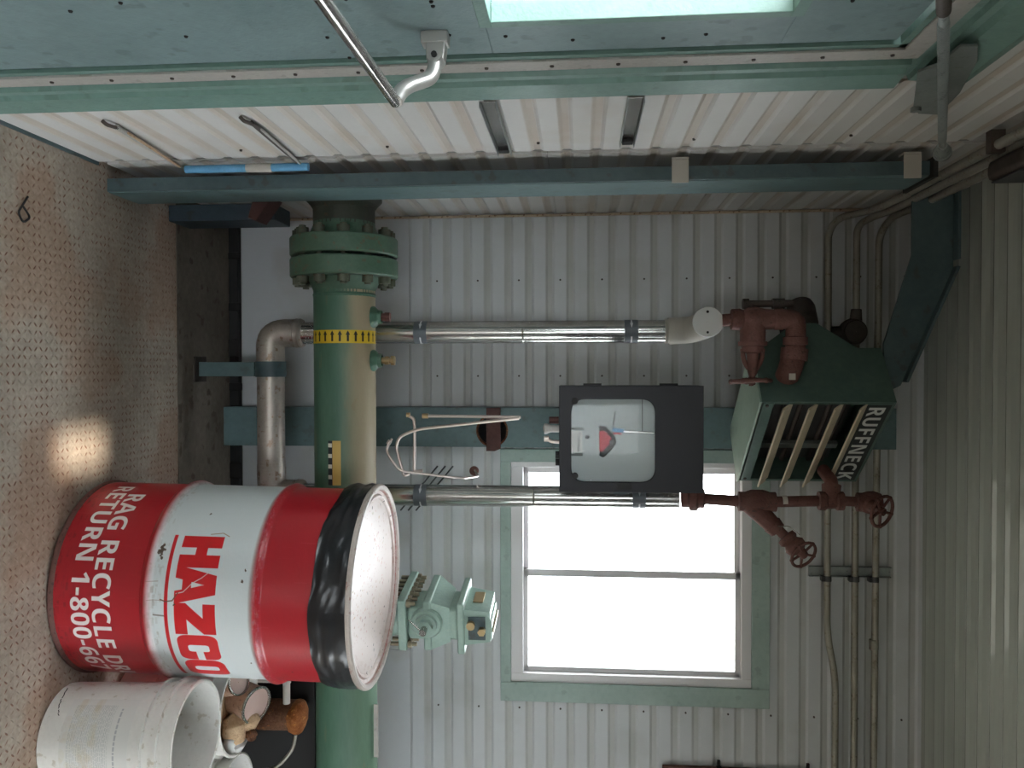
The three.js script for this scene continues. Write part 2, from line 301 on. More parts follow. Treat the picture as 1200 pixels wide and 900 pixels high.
{ // back window: green trim, white frame, sliding sashes
  const w = struct('window_1');
  const X0 = 0.335, X1 = 1.395, Y0 = 1.166, Y1 = 2.272, z = ZB + RIB + 0.001, zt = z + 0.022;
  part('trim_board', box(X0, W0 + 0.004, Y0, Y1, z, zt), M.trimGreen, w); part('trim_board', box(W1 + 0.01, X1, Y0, Y1, z, zt), M.trimGreen, w);
  part('trim_board', box(W0 + 0.004, W1 + 0.01, Y0, WY0 - 0.025, z, zt), M.trimGreen, w); part('trim_board', box(W0 + 0.004, W1 + 0.01, WY1 + 0.03, Y1, z, zt), M.trimGreen, w);
  const f = 0.026, za = ZB - 0.06, zb = ZB + RIB + 0.012;
  part('window_frame', [box(W0, W0 + f, WY0 - 0.025, WY1 + 0.03, za, zb), box(W1 - f, W1 + 0.01, WY0 - 0.025, WY1 + 0.03, za, zb), box(W0 + f, W1 - f, WY0 - 0.025, WY0 + f, za, zb), box(W0 + f, W1 - f, WY1 - 0.01, WY1 + 0.03, za, zb)], M.frameWhite, w);
  const sash = (a, b, zc) => { const s = part('sash', [box(a, a + 0.03, WY0 + f, WY1 - 0.01, zc - 0.01, zc + 0.01), box(b - 0.02, b, WY0 + f, WY1 - 0.01, zc - 0.01, zc + 0.01), box(a, b, WY0 + f, WY0 + f + 0.02, zc - 0.01, zc + 0.01), box(a, b, WY1 - 0.03, WY1 - 0.01, zc - 0.01, zc + 0.01)], M.frameWhite, w); part('pane', box(a + 0.02, b - 0.02, WY0 + f + 0.01, WY1 - 0.02, zc - 0.002, zc + 0.002, 0), M.glass, s); };
  sash(W0 + f, 0.872, -3.475); sash(0.846, W1 - f, -3.45);
}
{ // green door in the left wall, seen along its face
  const d = struct('door_1');
  const wz0 = -1.555, wz1 = -0.88, wy0 = 1.32, wy1 = 1.9, xf = XL - 0.004, xb = XL - 0.05;
  part('gasket', box(xb, xf - 0.012, 0.02, DH + 0.004, -1.7145, -1.7035, 0.001), M.rubber, d);
  part('door_leaf', [box(xb, xf, 0.02, wy0, DZ0 + 0.012, DZ1), box(xb, xf, wy1, DH - 0.006, DZ0 + 0.012, DZ1), box(xb, xf, wy0, wy1, DZ0 + 0.012, wz0, 0.001), box(xb, xf, wy0, wy1, wz1, DZ1, 0.001)], M.doorGreen, d);
  part('glazing_bead', [box(xb - 0.004, xf + 0.004, wy0 - 0.012, wy0 + 0.012, wz0 - 0.012, wz1 + 0.012), box(xb - 0.004, xf + 0.004, wy1 - 0.012, wy1 + 0.012, wz0 - 0.012, wz1 + 0.012), box(xb - 0.004, xf + 0.004, wy0 + 0.012, wy1 - 0.012, wz0 - 0.012, wz0 + 0.012), box(xb - 0.004, xf + 0.004, wy0 + 0.012, wy1 - 0.012, wz1 - 0.012, wz1 + 0.012)], M.frameGreen, d);
  part('pane', box(xb + 0.012, xb + 0.016, wy0, wy1, wz0, wz1, 0), M.glass, d);
  // frame: a stepped green channel on three sides, with a riveted metal strip at its inner edge
  const prof = [[-1.715, XL - 0.062], [-1.715, XL], [-1.797, XL], [-1.801, XL + 0.011], [-1.818, XL + 0.012], [-1.822, XL + 0.007], [-1.832, XL + 0.02], [-1.9, XL + 0.027], [-1.925, XL + 0.019], [-1.93, XL + 0.01], [-1.93, XL - 0.062]];
  const jamb = prism(prof.map(([z, x]) => [x, -z]), DH + 0.06, 0).rotateX(-Math.PI / 2).translate(0, 0, 0);
  part('jamb', jamb, M.frameGreen, d);
  const hp = prof.map(([z, x]) => [-x, -z - 1.715 + DH + 0.006]);       // same profile turned across the head
  part('head', prism(hp.map(([a, b]) => [-a, b]), DZ1 + 0.3 + 1.9, 0).translate(0, 0, -1.9), M.frameGreen, d);
  part('jamb', prism(prof.map(([z, x]) => [x, z]), DH + 0.16, 0).rotateX(-Math.PI / 2).translate(0, 0, -1.715 + DZ1), M.frameGreen, d);
  part('seal_strip', [box(XL + 0.0005, XL + 0.006, 0.02, DH + 0.065, -1.781, -1.731, 0.001)], M.aluStrip, d, { label: 'pale riveted metal strip' });
  part('seal_strip', [box(XL + 0.0005, XL + 0.006, DH + 0.02, DH + 0.065, -1.7305, DZ1, 0.001)], M.aluStrip, d);
  for (let k = 0; k < 14; k++) part('rivet', cyl([XL + 0.005, 0.32 + k * 0.14, -1.756], [XL + 0.009, 0.32 + k * 0.14, -1.756], 0.005, 0.004, 8), M.ironDark, d);
  // screws and dead flies on the door leaf
  for (let k = 0; k < 26; k++) { const y = 0.55 + rnd() * 1.5, z = -1.7 + rnd() * 0.34; if (y > 1.27 && y < 1.95 && z > -1.61) continue; part('screw', cyl([xf - 0.001, y, z], [xf + 0.003, y, z], 0.005, 0.003, 7), M.dark, d); }
  // push bar
  const b = part('push_bar', tube([[-0.5, 1.155, -1.52], [-0.5, 1.15, -0.75]], 0.011, 0.02, 16), M.steel, d, { label: 'polished tubular push bar' });
  part('bar_bracket', [box(xf, XL + 0.02, 1.192, 1.245, -1.61, -1.575, 0.003), prism([[XL - 0.02, 1.2], [XL + 0.05, 1.203], [XL + 0.062, 1.218], [XL + 0.05, 1.236], [XL - 0.02, 1.245]], 0.036, 0.002).translate(0, 0, -1.612), cyl([XL + 0.045, 1.22, -1.616], [XL + 0.045, 1.22, -1.57], 0.014, 0.014, 16)], M.alu, b);
  part('bar_arm', [tube([[XL + 0.045, 1.22, -1.585], [XL + 0.085, 1.215, -1.582], [-0.535, 1.165, -1.545], [-0.5, 1.156, -1.515]], 0.0145, 0.03, 12)], M.alu, b);
  part('pivot_screw', cyl([XL + 0.045, 1.22, -1.57], [XL + 0.045, 1.22, -1.565], 0.006, 0.006, 8), M.dark, b);
}

// ------------------------------------------------------------------ steel columns and the beam that carries the heater
{
  const c = thing('steel_column', 'teal steel channel column standing against the ribbed wall between the green door and the pipe flange', 'column', [-0.585, 0, -2.6]);
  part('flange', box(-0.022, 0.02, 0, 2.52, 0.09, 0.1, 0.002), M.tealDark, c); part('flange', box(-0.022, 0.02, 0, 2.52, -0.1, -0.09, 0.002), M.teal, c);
  part('web', box(0.012, 0.022, 0, 2.52, -0.0895, 0.0895, 0.001), M.teal, c);
  part('cap_plate', box(-0.03, 0.03, 2.5205, 2.535, -0.11, 0.12, 0.002), M.dark, c);
  const b = thing('steel_column', 'teal steel column on the back wall beside the window, with a round rusty hole', 'column', [0.24, 0, ZB + RIB + 0.002]);
  const shape = new THREE.Shape(); shape.moveTo(-0.081, 0); shape.lineTo(0.081, 0); shape.lineTo(0.081, 2.74); shape.lineTo(-0.081, 2.74); shape.closePath();
  const hole = new THREE.Path(); hole.absarc(0.014, 1.14, 0.061, 0, Math.PI * 2); shape.holes.push(hole);
  part('web', new THREE.ExtrudeGeometry(shape, { depth: 0.012, bevelEnabled: false, curveSegments: 24 }).translate(0, 0, 0.075), M.teal, b);
  part('flange', box(-0.081, -0.07, 0, 2.74, 0, 0.0745, 0.001), M.teal, b); part('flange', box(0.07, 0.081, 0, 2.74, 0, 0.0745, 0.001), M.teal, b);
  part('dark_backing', box(-0.0695, 0.0695, 0.9, 1.4, 0.002, 0.006, 0), M.dark, b);  // black sheet added behind the hole for the shade inside the column
  part('hole_rim', turned([0.014, 1.14, 0.06], [0, 0, 1], [[0.059, 0], [0.059, 0.029], [0.063, 0.0295], [0.0665, 0.0275]], 32), M.rust, b, { label: 'rusty burnt edge of the hole' });
}
solo('clip_bracket', 'dark brown steel strap across the round hole in the back column', 'bracket', prism([[0.159, 1.118], [0.336, 1.118], [0.336, 1.152], [0.326, 1.176], [0.159, 1.176]], 0.012, 0.001).translate(0, 0, ZB + 0.103), M.brownClip);
{ // cranked support beam
  const b = thing('heater_beam', 'dark green cranked steel beam bracing the green louvred heater', 'beam', [0, 0, -2.96]);
  part('web', prism([[-0.63, 2.644], [-0.39, 2.644], [-0.085, 2.552], [0.09, 2.552], [0.06, 2.61], [-0.345, 2.782], [-0.63, 2.782]], 0.012, 0.001), M.tealDark, b);
  part('flange', [box(-0.63, -0.372, 2.783, 2.793, -0.03, 0.045, 0.001), (() => { const g = box(0, 0.43, 0, 0.01, -0.03, 0.045, 0.001); g.rotateZ(-0.402).translate(-0.35, 2.783, 0); return g; })()], M.tealDark, b);
  part('end_plate', box(-0.636, -0.631, 2.62, 2.80, -0.05, 0.06, 0.001), M.tealDark, b);
}

// ------------------------------------------------------------------ things on the left wall
solo('gusset_plate', 'grey steel corner plate on the corner of the green door frame', 'plate', [prism([[1.781, 2.2], [2.027, 2.287], [2.069, 2.315], [2.081, 2.368], [1.923, 2.347], [1.727, 2.294], [1.649, 2.259], [1.646, 2.225], [1.745, 2.223]], 0.006, 0.001).rotateY(Math.PI / 2).translate(XL + 0.029, 0, 0), cyl([XL + 0.034, 2.29, -2.02], [XL + 0.044, 2.29, -2.02], 0.012, 0.012, 6)], M.greyPlate);
{
  const r = thing('tie_rod', 'galvanized threaded rod crossing in front of the door frame corner plate', 'rod', [0, 0, 0]);
  const a = V(-0.575, 2.452, -2.26), e = V(-0.575, 1.72, -0.52), d = e.clone().sub(a).normalize(), at = t => a.clone().addScaledVector(d, t);
  part('shaft', cyl(a, e, 0.0085, 0.0085, 12), M.galv, r);
  for (let k = 0; k < 88; k++) part('thread_ring', cyl(at(0.11 + k * 0.009), at(0.114 + k * 0.009), 0.0102, 0.0102, 10), M.galv, r);
  part('clevis', [cyl(at(-0.02), at(0.05), 0.021, 0.012, 14), cyl(at(-0.03), at(-0.015), 0.024, 0.022, 14)], M.galv, r);
  part('shaft_sleeve', cyl(at(0.95), at(1.6), 0.0115, 0.0115, 12), M.ironDark, r);
}
for (const [y, lab] of [[1.278, 'slotted metal channel on the ribbed wall, the one nearer the door push bar'], [1.632, 'slotted metal channel on the ribbed wall, the one beside a white folded tag']]) {
  const s = thing('slotted_channel', lab, 'channel', [XL + RIB + 0.001, y, -2.22], 0, 'slotted channels on the left wall');
  const L = y > 1.5 ? 0.14 : 0.2;
  part('side_flange', box(0, 0.016, -0.021, -0.018, -L, 0.25, 0.0008), M.galv, s); part('side_flange', box(0, 0.016, 0.018, 0.021, -L, 0.25, 0.0008), M.galv, s);
  part('channel_back', box(0, 0.003, -0.0178, 0.0178, -L, 0.25, 0.0008), M.steel, s);
  part('clamp_nut', box(0.0032, 0.014, -0.015, 0.015, -L + 0.02, -L + 0.055, 0.002), M.dark, s);
}
for (const [y0, y1, lab] of [[0.291, 0.25, 'pale flat metal strip with a rusty edge on the ribbed wall, nearest the floor'], [0.656, 0.635, 'dark hooked metal strip on the ribbed wall at the far end of the blue tube']]) {
  const s = thing('flat_strip', lab, 'strip', [XL + RIB + 0.002, 0, 0]);
  const hi = y0 > 0.5;
  part('strip', tube([[0.008, y0, -2.06], [0.008, y1, -2.47]], 0.0075, 0.02, 4), hi ? M.ironDark : M.aluStrip, s);
  part('strip_edge', tube([[0.014, y0 + 0.011, -2.1], [0.014, y1 + 0.011, -2.46]], 0.004, 0.02, 6), hi ? M.aluStrip : M.tan, s);
  part('hook', tube([[0.01, y0, -2.065], [0.012, y0 - 0.008, -2.03], [0.004, y0 - 0.014, -2.02]], 0.005, 0.01, 6), M.ironDark, s);
}
{
  const b = thing('blue_tube', 'blue painted tube with grey tape tucked behind the teal channel column near the floor', 'tube', [0, 0, 0]);
  part('tube', cyl([-0.62, 0.28, -2.462], [-0.62, 0.67, -2.462], 0.012, 0.012, 14), M.blue, b);
  part('tape_wrap', cyl([-0.62, 0.475, -2.462], [-0.62, 0.555, -2.462], 0.0135, 0.0135, 14), M.paper, b, { label: 'grey tape wrap' });
}
for (const [y, lab] of [[1.785, 'white folded tag halfway along the teal channel column by the door'], [2.455, 'white folded tag at the ceiling end of the teal channel column by the door']]) {
  const t = thing('folded_tag', lab, 'tag', [-0.585, y, -2.496]);
  part('face', box(-0.04, 0.03, -0.012, 0.038, 0, 0.003, 0.001), M.paper, t);
  part('flap', box(-0.047, -0.041, -0.012, 0.038, -0.04, 0.003, 0.001), M.paper, t);
}
{
  const b = thing('skid_beam', 'short dark blue steel beam end on the floor behind the teal channel column', 'beam', [-0.57, 0, -2.97]);
  part('web', box(-0.03, 0.03, 0.0, 0.4, -0.08, 0.08, 0.004), M.skid ?? (M.skid = painted(0x36454e, 0x2b2a28, 601, { amount: 0.5 })), b);
  part('rusty_end', prism([[-0.03, 0.36], [0.04, 0.34], [0.05, 0.37], [-0.03, 0.43]], 0.1, 0.003).translate(0, 0, -0.0195 + 0.1), M.brownClip, b);
}

// ------------------------------------------------------------------ the green gas pipe
const PY = 0.656, PZ = -2.89, PR = 0.1095;
const arrowBand = canvasTex(2048, 128, (c, w, h) => {
  c.fillStyle = '#d8b62c'; c.fillRect(0, 0, w, h); c.fillStyle = '#1c1a12';
  for (let x = 20; x < w; x += 82) { c.fillRect(x + 10, 20, 22, 90); c.beginPath(); c.moveTo(x + 21, 6); c.lineTo(x + 44, 48); c.lineTo(x - 2, 48); c.fill(); c.clearRect(0, 0, 0, 0); }
  for (let i = 0; i < 60; i++) { c.fillStyle = 'rgba(150,120,80,.25)'; c.fillRect(rnd() * w, rnd() * h, 30 * rnd(), 5 * rnd()); }
});
{
  const p = thing('gas_pipe', 'large green horizontal gas pipe with a bolted flange passing behind the red drum', 'pipe', [0, PY, PZ]);
  const g0 = rgb(0x4c6f5c), dust = [178, 160, 132];
  const dusty = tex(1024, 512, (u, v) => { const n = fbm(u, v, 8, 5, 701) - 0.5, f = fbm(u, v, 90, 2, 702) - 0.5, a = (v * 2 - 0.5 + 1) % 1; const up = Math.cos((v - 0.25) * 2 * Math.PI); const x = u * 2.91 - 0.31; const k = sm(-0.1, 0.75, up + n * 0.5) * (0.9 - 0.75 * sm(0.45, 0.95, x)), ch = sm(0.7, 0.78, fbm(u, v, 20, 4, 703)) * 0.5; return mix(mix(g0.map(q => q + n * 22 + f * 8), dust, k), [150, 118, 84], ch * 0.4); });
  const run = new THREE.CylinderGeometry(PR, PR, 2.91, 64, 1, true).rotateZ(Math.PI / 2).translate(1.145, 0, 0);
  { const q = run.attributes.position, u = run.attributes.uv; for (let i = 0; i < q.count; i++) { const row = Math.floor(i / 65); u.setXY(i, (q.getX(i) + 0.31) / 2.91, Math.atan2(q.getY(i), q.getZ(i)) / 6.28318); } for (let i = 0; i < q.count; i++) { const k = i % 65; u.setY(i, u.getY(i % 65 === 64 ? i - 1 : i)); } }
  part('pipe_run', run, std({ map: dusty, roughness: 0.5, bumpMap: grain, bumpScale: 0.0003 }), p, { uv: true });
  const flange = s => turned([s < 0 ? -0.3965 : -0.3935, 0, 0], [s, 0, 0], [[0.05, 0.0], [0.135, 0], [0.137, 0.003], [0.186, 0.0035], [0.1905, 0.008], [0.1905, 0.064], [0.187, 0.069], [0.135, 0.07], [0.122, 0.085], [PR + 0.003, 0.108], [PR, 0.115], [PR, 0.125]], 56);
  part('flange', flange(1), M.flangeGreen, p); part('flange', flange(-1), M.flangeGreen, p);
  part('pipe_neck', turned([-0.66, 0, 0], [1, 0, 0], [[0.135, 0], [0.135, 0.06], [0.12, 0.075], [PR, 0.09], [PR, 0.15]], 40), M.neckGreen, p, { label: 'dull dark neck of the pipe at the left wall' });
  const nutG = hex([0, 0, 0], [1, 0, 0], 0.0215, 0.024);
  for (let k = 0; k < 12; k++) {
    const a = (k + 0.5) / 12 * Math.PI * 2, y = Math.cos(a) * 0.162, z = Math.sin(a) * 0.162;
    const b = part('stud_bolt', cyl([-0.498, y, z], [-0.292, y, z], 0.012, 0.012, 12), M.bolt, p);
    for (const x of [-0.3235, -0.4905]) part('nut', nutG.clone().rotateX(a).translate(x, y, z), M.bolt, b);
  }
  part('weld_bead', turned([-0.27, 0, 0], [1, 0, 0], [[PR, 0], [PR + 0.003, 0.006], [PR, 0.014]], 40), M.pipeGreen, p);
  for (const [x, brass] of [[-0.185, false], [-0.03, true]]) {
    part('branch_boss', turned([x, PR - 0.006, 0.01], [0, 1, 0], [[0.042, 0], [0.036, 0.012], [0.026, 0.022], [0.0245, 0.034], [0.02, 0.035]], 20), M.pipeGreen, p);
    part('plug', brass ? [cyl([x, 0.138, 0.01], [x, 0.15, 0.01], 0.012), hex([x, 0.15, 0.01], [0, 1, 0], 0.017, 0.014), cyl([x, 0.164, 0.01], [x, 0.172, 0.01], 0.01), hex([x, 0.172, 0.01], [0, 1, 0], 0.019, 0.012)] : [cyl([x, 0.138, 0.01], [x, 0.15, 0.01], 0.014), hex([x, 0.15, 0.01], [0, 1, 0], 0.018, 0.018)], brass ? M.brass : M.rustDark, p, { label: brass ? 'brass fitting on the boss' : 'rusty plug on the boss' });
  }
  part('arrow_band', new THREE.CylinderGeometry(PR + 0.0006, PR + 0.0006, 0.046, 56, 1, true).rotateZ(Math.PI / 2).translate(-0.113, 0, 0), std({ map: (() => { const t = arrowBand; return t; })(), roughness: 0.5 }), p, { uv: true, label: 'yellow flow-arrow tape' });
  const ruler = canvasTex(512, 128, (c, w, h) => { c.fillStyle = '#c9a95c'; c.fillRect(0, 0, w, h); c.fillStyle = '#23252c'; c.fillRect(0, 84, w, 44); c.fillStyle = '#ded9cc'; for (let k = 0; k < 4; k++) c.fillRect(30 + k * 122, 88, 46, 40); });
  part('scale_sticker', (() => { const g = new THREE.CylinderGeometry(PR + 0.0008, PR + 0.0008, 0.155, 10, 1, true, 0, 0.42); g.rotateZ(Math.PI / 2).rotateX(0); const u = g.attributes.uv; for (let i = 0; i < u.count; i++) { const a = u.getX(i), b = u.getY(i); u.setXY(i, 1 - b, a); } g.rotateX(0.28 - 0.0); return g.translate(0.327, 0, 0); })(), std({ map: ruler, roughness: 0.5 }), p, { uv: true, label: 'tan sticker with a row of white squares' });
  part('tag_plate', [box(1.2, 1.39, PR - 0.002, PR + 0.014, 0.03, 0.034, 0.001)], M.aluStrip, p, { label: 'narrow metal tag standing on the pipe' });
}

// orifice fitting bolted on the gas pipe behind the drum
{
  const f = thing('orifice_fitting', 'pale green cast fitting with stud bolts rising from the gas pipe behind the drum', 'valve', [0.885, 0, PZ], 0.17);
  part('lower_body', [cyl([0, PY + PR - 0.012, 0], [0, 0.87, 0], 0.075, 0.07, 28)], M.fitGreen, f);
  part('lower_flange', box(-0.095, 0.095, 0.862, 0.893, -0.17, 0.085, 0.006), M.fitGreen, f);
  for (const x of [-0.077, 0.077]) for (let k = 0; k < 7; k++) { const z = -0.15 + k * 0.036; const s = part('stud_bolt', cyl([x, 0.83, z], [x, 0.925, z], 0.0075, 0.0075, 10), M.stud, f); part('nut', hex([x, 0.8935, z], [0, 1, 0], 0.0145, 0.014), M.stud, s); }
  const slab = (w0, w1, z00, z01, z10, z11, y0, y1) => { const p = [[-w0, y0, z00], [w0, y0, z00], [w0, y0, z01], [-w0, y0, z01], [-w1, y1, z10], [w1, y1, z10], [w1, y1, z11], [-w1, y1, z11]], q = [[0, 1, 2, 3], [7, 6, 5, 4], [0, 4, 5, 1], [1, 5, 6, 2], [2, 6, 7, 3], [3, 7, 4, 0]], o = []; for (const [a, b, c, d] of q) o.push(...p[a], ...p[b], ...p[c], ...p[a], ...p[c], ...p[d]); const g = new THREE.BufferGeometry(); g.setAttribute('position', new THREE.Float32BufferAttribute(o, 3)); g.computeVertexNormals(); return g; };
  part('body', [box(-0.062, 0.062, 0.893, 1.08, -0.085, 0.068, 0.016)], M.fitGreen, f);
  part('ear_flange', [box(-0.092, 0.092, 0.953, 0.982, -0.15, 0.085, 0.007), slab(0.088, 0.064, -0.146, 0.08, -0.09, 0.069, 0.982, 1.045)], M.fitGreen, f);
  const b = part('boss', turned([-0.012, 0.965, 0.06], [0, 0, 1], [[0.056, 0], [0.056, 0.022], [0.05, 0.03], [0.04, 0.031], [0.038, 0.044], [0.001, 0.044]], 28), M.fitGreen, f);
  part('hex_gland', [hex([-0.012, 0.965, 0.104], [0, 0, 1], 0.028, 0.022)], M.fitGreen, b); part('shaft_end', [cyl([-0.012, 0.965, 0.126], [-0.012, 0.965, 0.156], 0.012, 0.012, 12)], M.steel, b); part('pin', tube([[-0.04, 0.91, 0.115], [0.0, 0.965, 0.135]], 0.003, 0.02, 6), M.steel, b);
  part('upper_flange', [box(-0.095, 0.095, 1.074, 1.1, -0.125, 0.1, 0.007)], M.fitGreen, f);
  const c = part('cap', slab(0.066, 0.056, -0.1, 0.085, -0.088, 0.076, 1.1, 1.188), M.fitGreen, f);
  part('top_bar', box(-0.02, 0.05, 1.1885, 1.194, -0.085, 0.074, 0.002), M.fitGreen, c);
  for (let k = 0; k < 7; k++) part('clamp_screw', hex([0.015, 1.194, -0.072 + k * 0.023], [0, 1, 0], 0.0085, 0.007), M.stud, c);
  part('recess', box(-0.04, 0.045, 1.112, 1.172, 0.081, 0.0862, 0.001), M.tealDark, c); part('bleed_valve', [cyl([-0.012, 1.122, 0.08], [-0.012, 1.122, 0.1], 0.015, 0.015, 12), hex([0.008, 1.16, 0.083], [0, 0, 1], 0.014, 0.022)], M.brass, c);
  part('name_plate', box(-0.0665, -0.0635, 1.122, 1.158, -0.06, 0.02, 0.0005), M.brass, c);
}

// ------------------------------------------------------------------ insulated heating pipe behind the gas pipe
const bandTex = canvasTex(512, 256, (c, w, h) => { c.fillStyle = '#5e6469'; c.fillRect(0, 0, w, h); c.fillStyle = '#d6d8d8'; for (let k = 0; k < 3; k++) { const x = 30 + k * 172; c.fillRect(x + 10, 108, 70, 30); c.beginPath(); c.moveTo(x + 74, 90); c.lineTo(x + 116, 123); c.lineTo(x + 74, 156); c.fill(); } });
const bandMat = std({ map: bandTex, roughness: 0.5 });
{
  const p = thing('heating_pipe', 'silver jacketed heating pipe with two risers looping behind the green gas pipe', 'pipe', [0, 0, 0]);
  const xa = -0.14, xb = 0.488, z = -3.12, y0 = 0.292;
  const rA = 0.043, rB = 0.041, rC = 0.053;
  part('riser', cyl([xa, y0 + 0.1, z], [xa, 1.835, z], rA, rA, 28), M.jacket, p);
  part('riser', cyl([xb, y0 + 0.1, z], [xb, 1.87, z], rB, rB, 28), M.jacket, p);
  part('horizontal_run', cyl([xa + 0.1, y0, z], [xb - 0.1, y0, z], rC, rC, 28), M.jacketDusty, p, { label: 'dusty dull jacket' });
  const elbow = (x, s) => part('elbow', [tube([[x, y0 + 0.115, z], [x, y0, z], [x + s * 0.115, y0, z]], rC * 1.03, 0.1, 20), turned([x, y0 + 0.1, z], [0, 1, 0], [[rC, 0], [rC * 1.09, 0.006], [rC * 1.05, 0.014], [rC * 1.08, 0.022], [rC, 0.03], [rA, 0.034]], 24)], M.jacketDusty, p, { label: 'wrinkled foil elbow' });
  elbow(xa, 1); elbow(xb, -1);
  const band = (x, y, r, s) => part('label_band', new THREE.CylinderGeometry(r + 0.0008, r + 0.0008, 0.05, 28, 1, true).translate(x, y, z), bandMat, p, { uv: true, label: 'grey band with white arrows' });
  band(xa, 0.891, rA); band(xa, 1.69, rA); band(xb, 0.888, rB); band(xb, 1.72, rB);
  for (const [x, y, r] of [[xa, 1.28, rA], [xb, 1.32, rB]]) part('jacket_seam', turned([x, y, z], [0, 1, 0], [[r, 0], [r + 0.002, 0.003], [r, 0.008]], 24), M.jacket, p);
  // insulated elbow at the top of the left riser, with a flat end cap that faces the room
  part('top_elbow', [turned([xa, 1.815, z], [0, 1, 0], [[rA, 0], [rA + 0.005, 0.004], [rA + 0.001, 0.012], [rA + 0.005, 0.02], [rA, 0.028]], 24), tube([[xa, 1.83, z], [xa - 0.004, 1.915, z], [xa - 0.02, 1.955, z + 0.11], [xa - 0.022, 1.945, -2.915]], 0.05, 0.08, 22, false)], M.paper, p, { label: 'pale taped elbow' });
  part('end_cap', turned([xa - 0.022, 1.9455, -2.925], [-0.05, -0.06, 1], [[0.053, 0], [0.054, 0.012], [0.052, 0.016], [0.001, 0.017]], 30), M.white, p, { label: 'round white end cap' });
  for (const s of [-1, 1]) part('cap_screw', cyl([xa - 0.022 + s * 0.036, 1.943, -2.909], [xa - 0.022 + s * 0.036, 1.943, -2.904], 0.005, 0.004, 8), M.dark, p);
}
{
  const s = thing('pipe_support', 'short teal post standing under the silver heating pipe', 'support', [0, 0, -3.12]);
  part('post', box(-0.028, 0.028, 0.008, 0.232, -0.02, 0.02, 0.003), M.teal, s); part('saddle', turned([0, 0, 0], [1, 0, 0], [[0.056, -0.03], [0.059, -0.03], [0.059, 0.03], [0.056, 0.03]], 24).scale(1, 1, 1).translate(0, 0.292, 0), M.tealDark, s); part('foot', box(-0.05, 0.05, 0, 0.008, -0.05, 0.05, 0.002), M.ironDark, s);
}

// ------------------------------------------------------------------ brown valves and pipework of the heater
function wheel(parent, c, axis, R, mat, spokes = 5, name = 'handwheel') {
  const q = new THREE.Quaternion().setFromUnitVectors(V(0, 0, 1), vv(axis).clone().normalize());
  const g = [new THREE.TorusGeometry(R, R * 0.11, 8, 32)];
  for (let k = 0; k < spokes; k++) { const a = k / spokes * Math.PI * 2; g.push(cyl([Math.cos(a) * R * 0.2, Math.sin(a) * R * 0.2, -R * 0.1], [Math.cos(a) * R, Math.sin(a) * R, 0], R * 0.1, R * 0.08, 8)); const b = new THREE.SphereGeometry(R * 0.15, 8, 6); b.translate(Math.cos(a) * R, Math.sin(a) * R, 0); g.push(b); }
  g.push(new THREE.CylinderGeometry(R * 0.26, R * 0.26, R * 0.3, 12).rotateX(Math.PI / 2), new THREE.CylinderGeometry(R * 0.12, R * 0.12, R * 0.5, 6).rotateX(Math.PI / 2));
  return part(name, g.map(x => x.applyQuaternion(q).translate(...c)), mat, parent);
}
{
  const v = thing('steam_valve', 'reddish brown valve and pipe bend next to the round white end cap, wheel on edge', 'valve', [0, 0, 0]);
  const x = -0.168, z = -2.875;
  part('inlet_pipe', cyl([x + 0.002, 1.99, z - 0.01], [x, 2.04, z], 0.022, 0.022, 16), M.rustDark, v);
  part('valve_body', [turned([x, 2.015, z], [0, 1, 0], [[0.02, 0], [0.036, 0.003], [0.038, 0.03], [0.033, 0.042], [0.042, 0.06], [0.044, 0.085], [0.036, 0.115], [0.034, 0.145], [0.037, 0.15], [0.037, 0.175], [0.02, 0.178]], 22), cyl([x, 2.09, z], [x + 0.075, 2.09, z], 0.043, 0.043, 20)], M.rustRed, v);
  const b = part('bonnet', turned([x + 0.075, 2.09, z], [1, 0, 0], [[0.03, 0], [0.049, 0.001], [0.049, 0.015], [0.038, 0.018], [0.034, 0.036], [0.02, 0.042], [0.018, 0.1], [0.013, 0.12]], 20), M.rustRed, v);
  for (const dy of [-0.034, 0.034]) part('yoke_arm', tube([[x + 0.1, 2.09 + dy, z], [x + 0.14, 2.09 + dy * 0.9, z], [x + 0.17, 2.09 + dy * 0.4, z]], 0.008, 0.02, 8), M.rustRed, b);
  part('stem', cyl([x + 0.16, 2.09, z], [x + 0.225, 2.09, z], 0.01, 0.01, 10), M.rustDark, v);
  wheel(v, [x + 0.212, 2.085, z], [1, 0.02, 0.05], 0.066, M.rustRed);
  part('elbow', [tube([[x, 2.18, z], [x, 2.235, z], [x + 0.1, 2.232, z + 0.005]], 0.034, 0.045, 16), turned([x + 0.06, 2.232, z + 0.003], [1, 0, 0], [[0.03, 0], [0.041, 0.002], [0.041, 0.028], [0.03, 0.03]], 20)], M.rustRed, v);
  part('union_nut', [orient(new THREE.CylinderGeometry(0.046, 0.046, 0.04, 8).translate(0, 0.02, 0), [x + 0.1, 2.23, z + 0.005], [1, -0.1, 0.05])], M.rustRed, v);
  part('heater_elbow', [tube([[x + 0.13, 2.225, z + 0.006], [x + 0.2, 2.205, z + 0.012], [x + 0.222, 2.19, z - 0.07]], 0.04, 0.06, 18)], M.rustDark, v);
  part('paint_patch', box(x + 0.185, x + 0.207, 2.2, 2.222, z + 0.048, z + 0.051, 0.001), M.paper, v);
  part('air_vent_pipe', [cyl([x - 0.055, 2.07, z - 0.02], [x - 0.055, 2.16, z - 0.02], 0.012), cyl([x - 0.055, 2.16, z - 0.02], [x - 0.055, 2.2, z - 0.02], 0.02, 0.02, 6), cyl([x - 0.055, 2.2, z - 0.02], [x - 0.055, 2.23, z - 0.02], 0.013), cyl([x - 0.055, 2.06, z - 0.02], [x - 0.055, 2.08, z - 0.02], 0.018), cyl([x - 0.055, 2.085, z - 0.02], [x - 0.01, 2.085, z], 0.012)], M.ironDark, v);
}
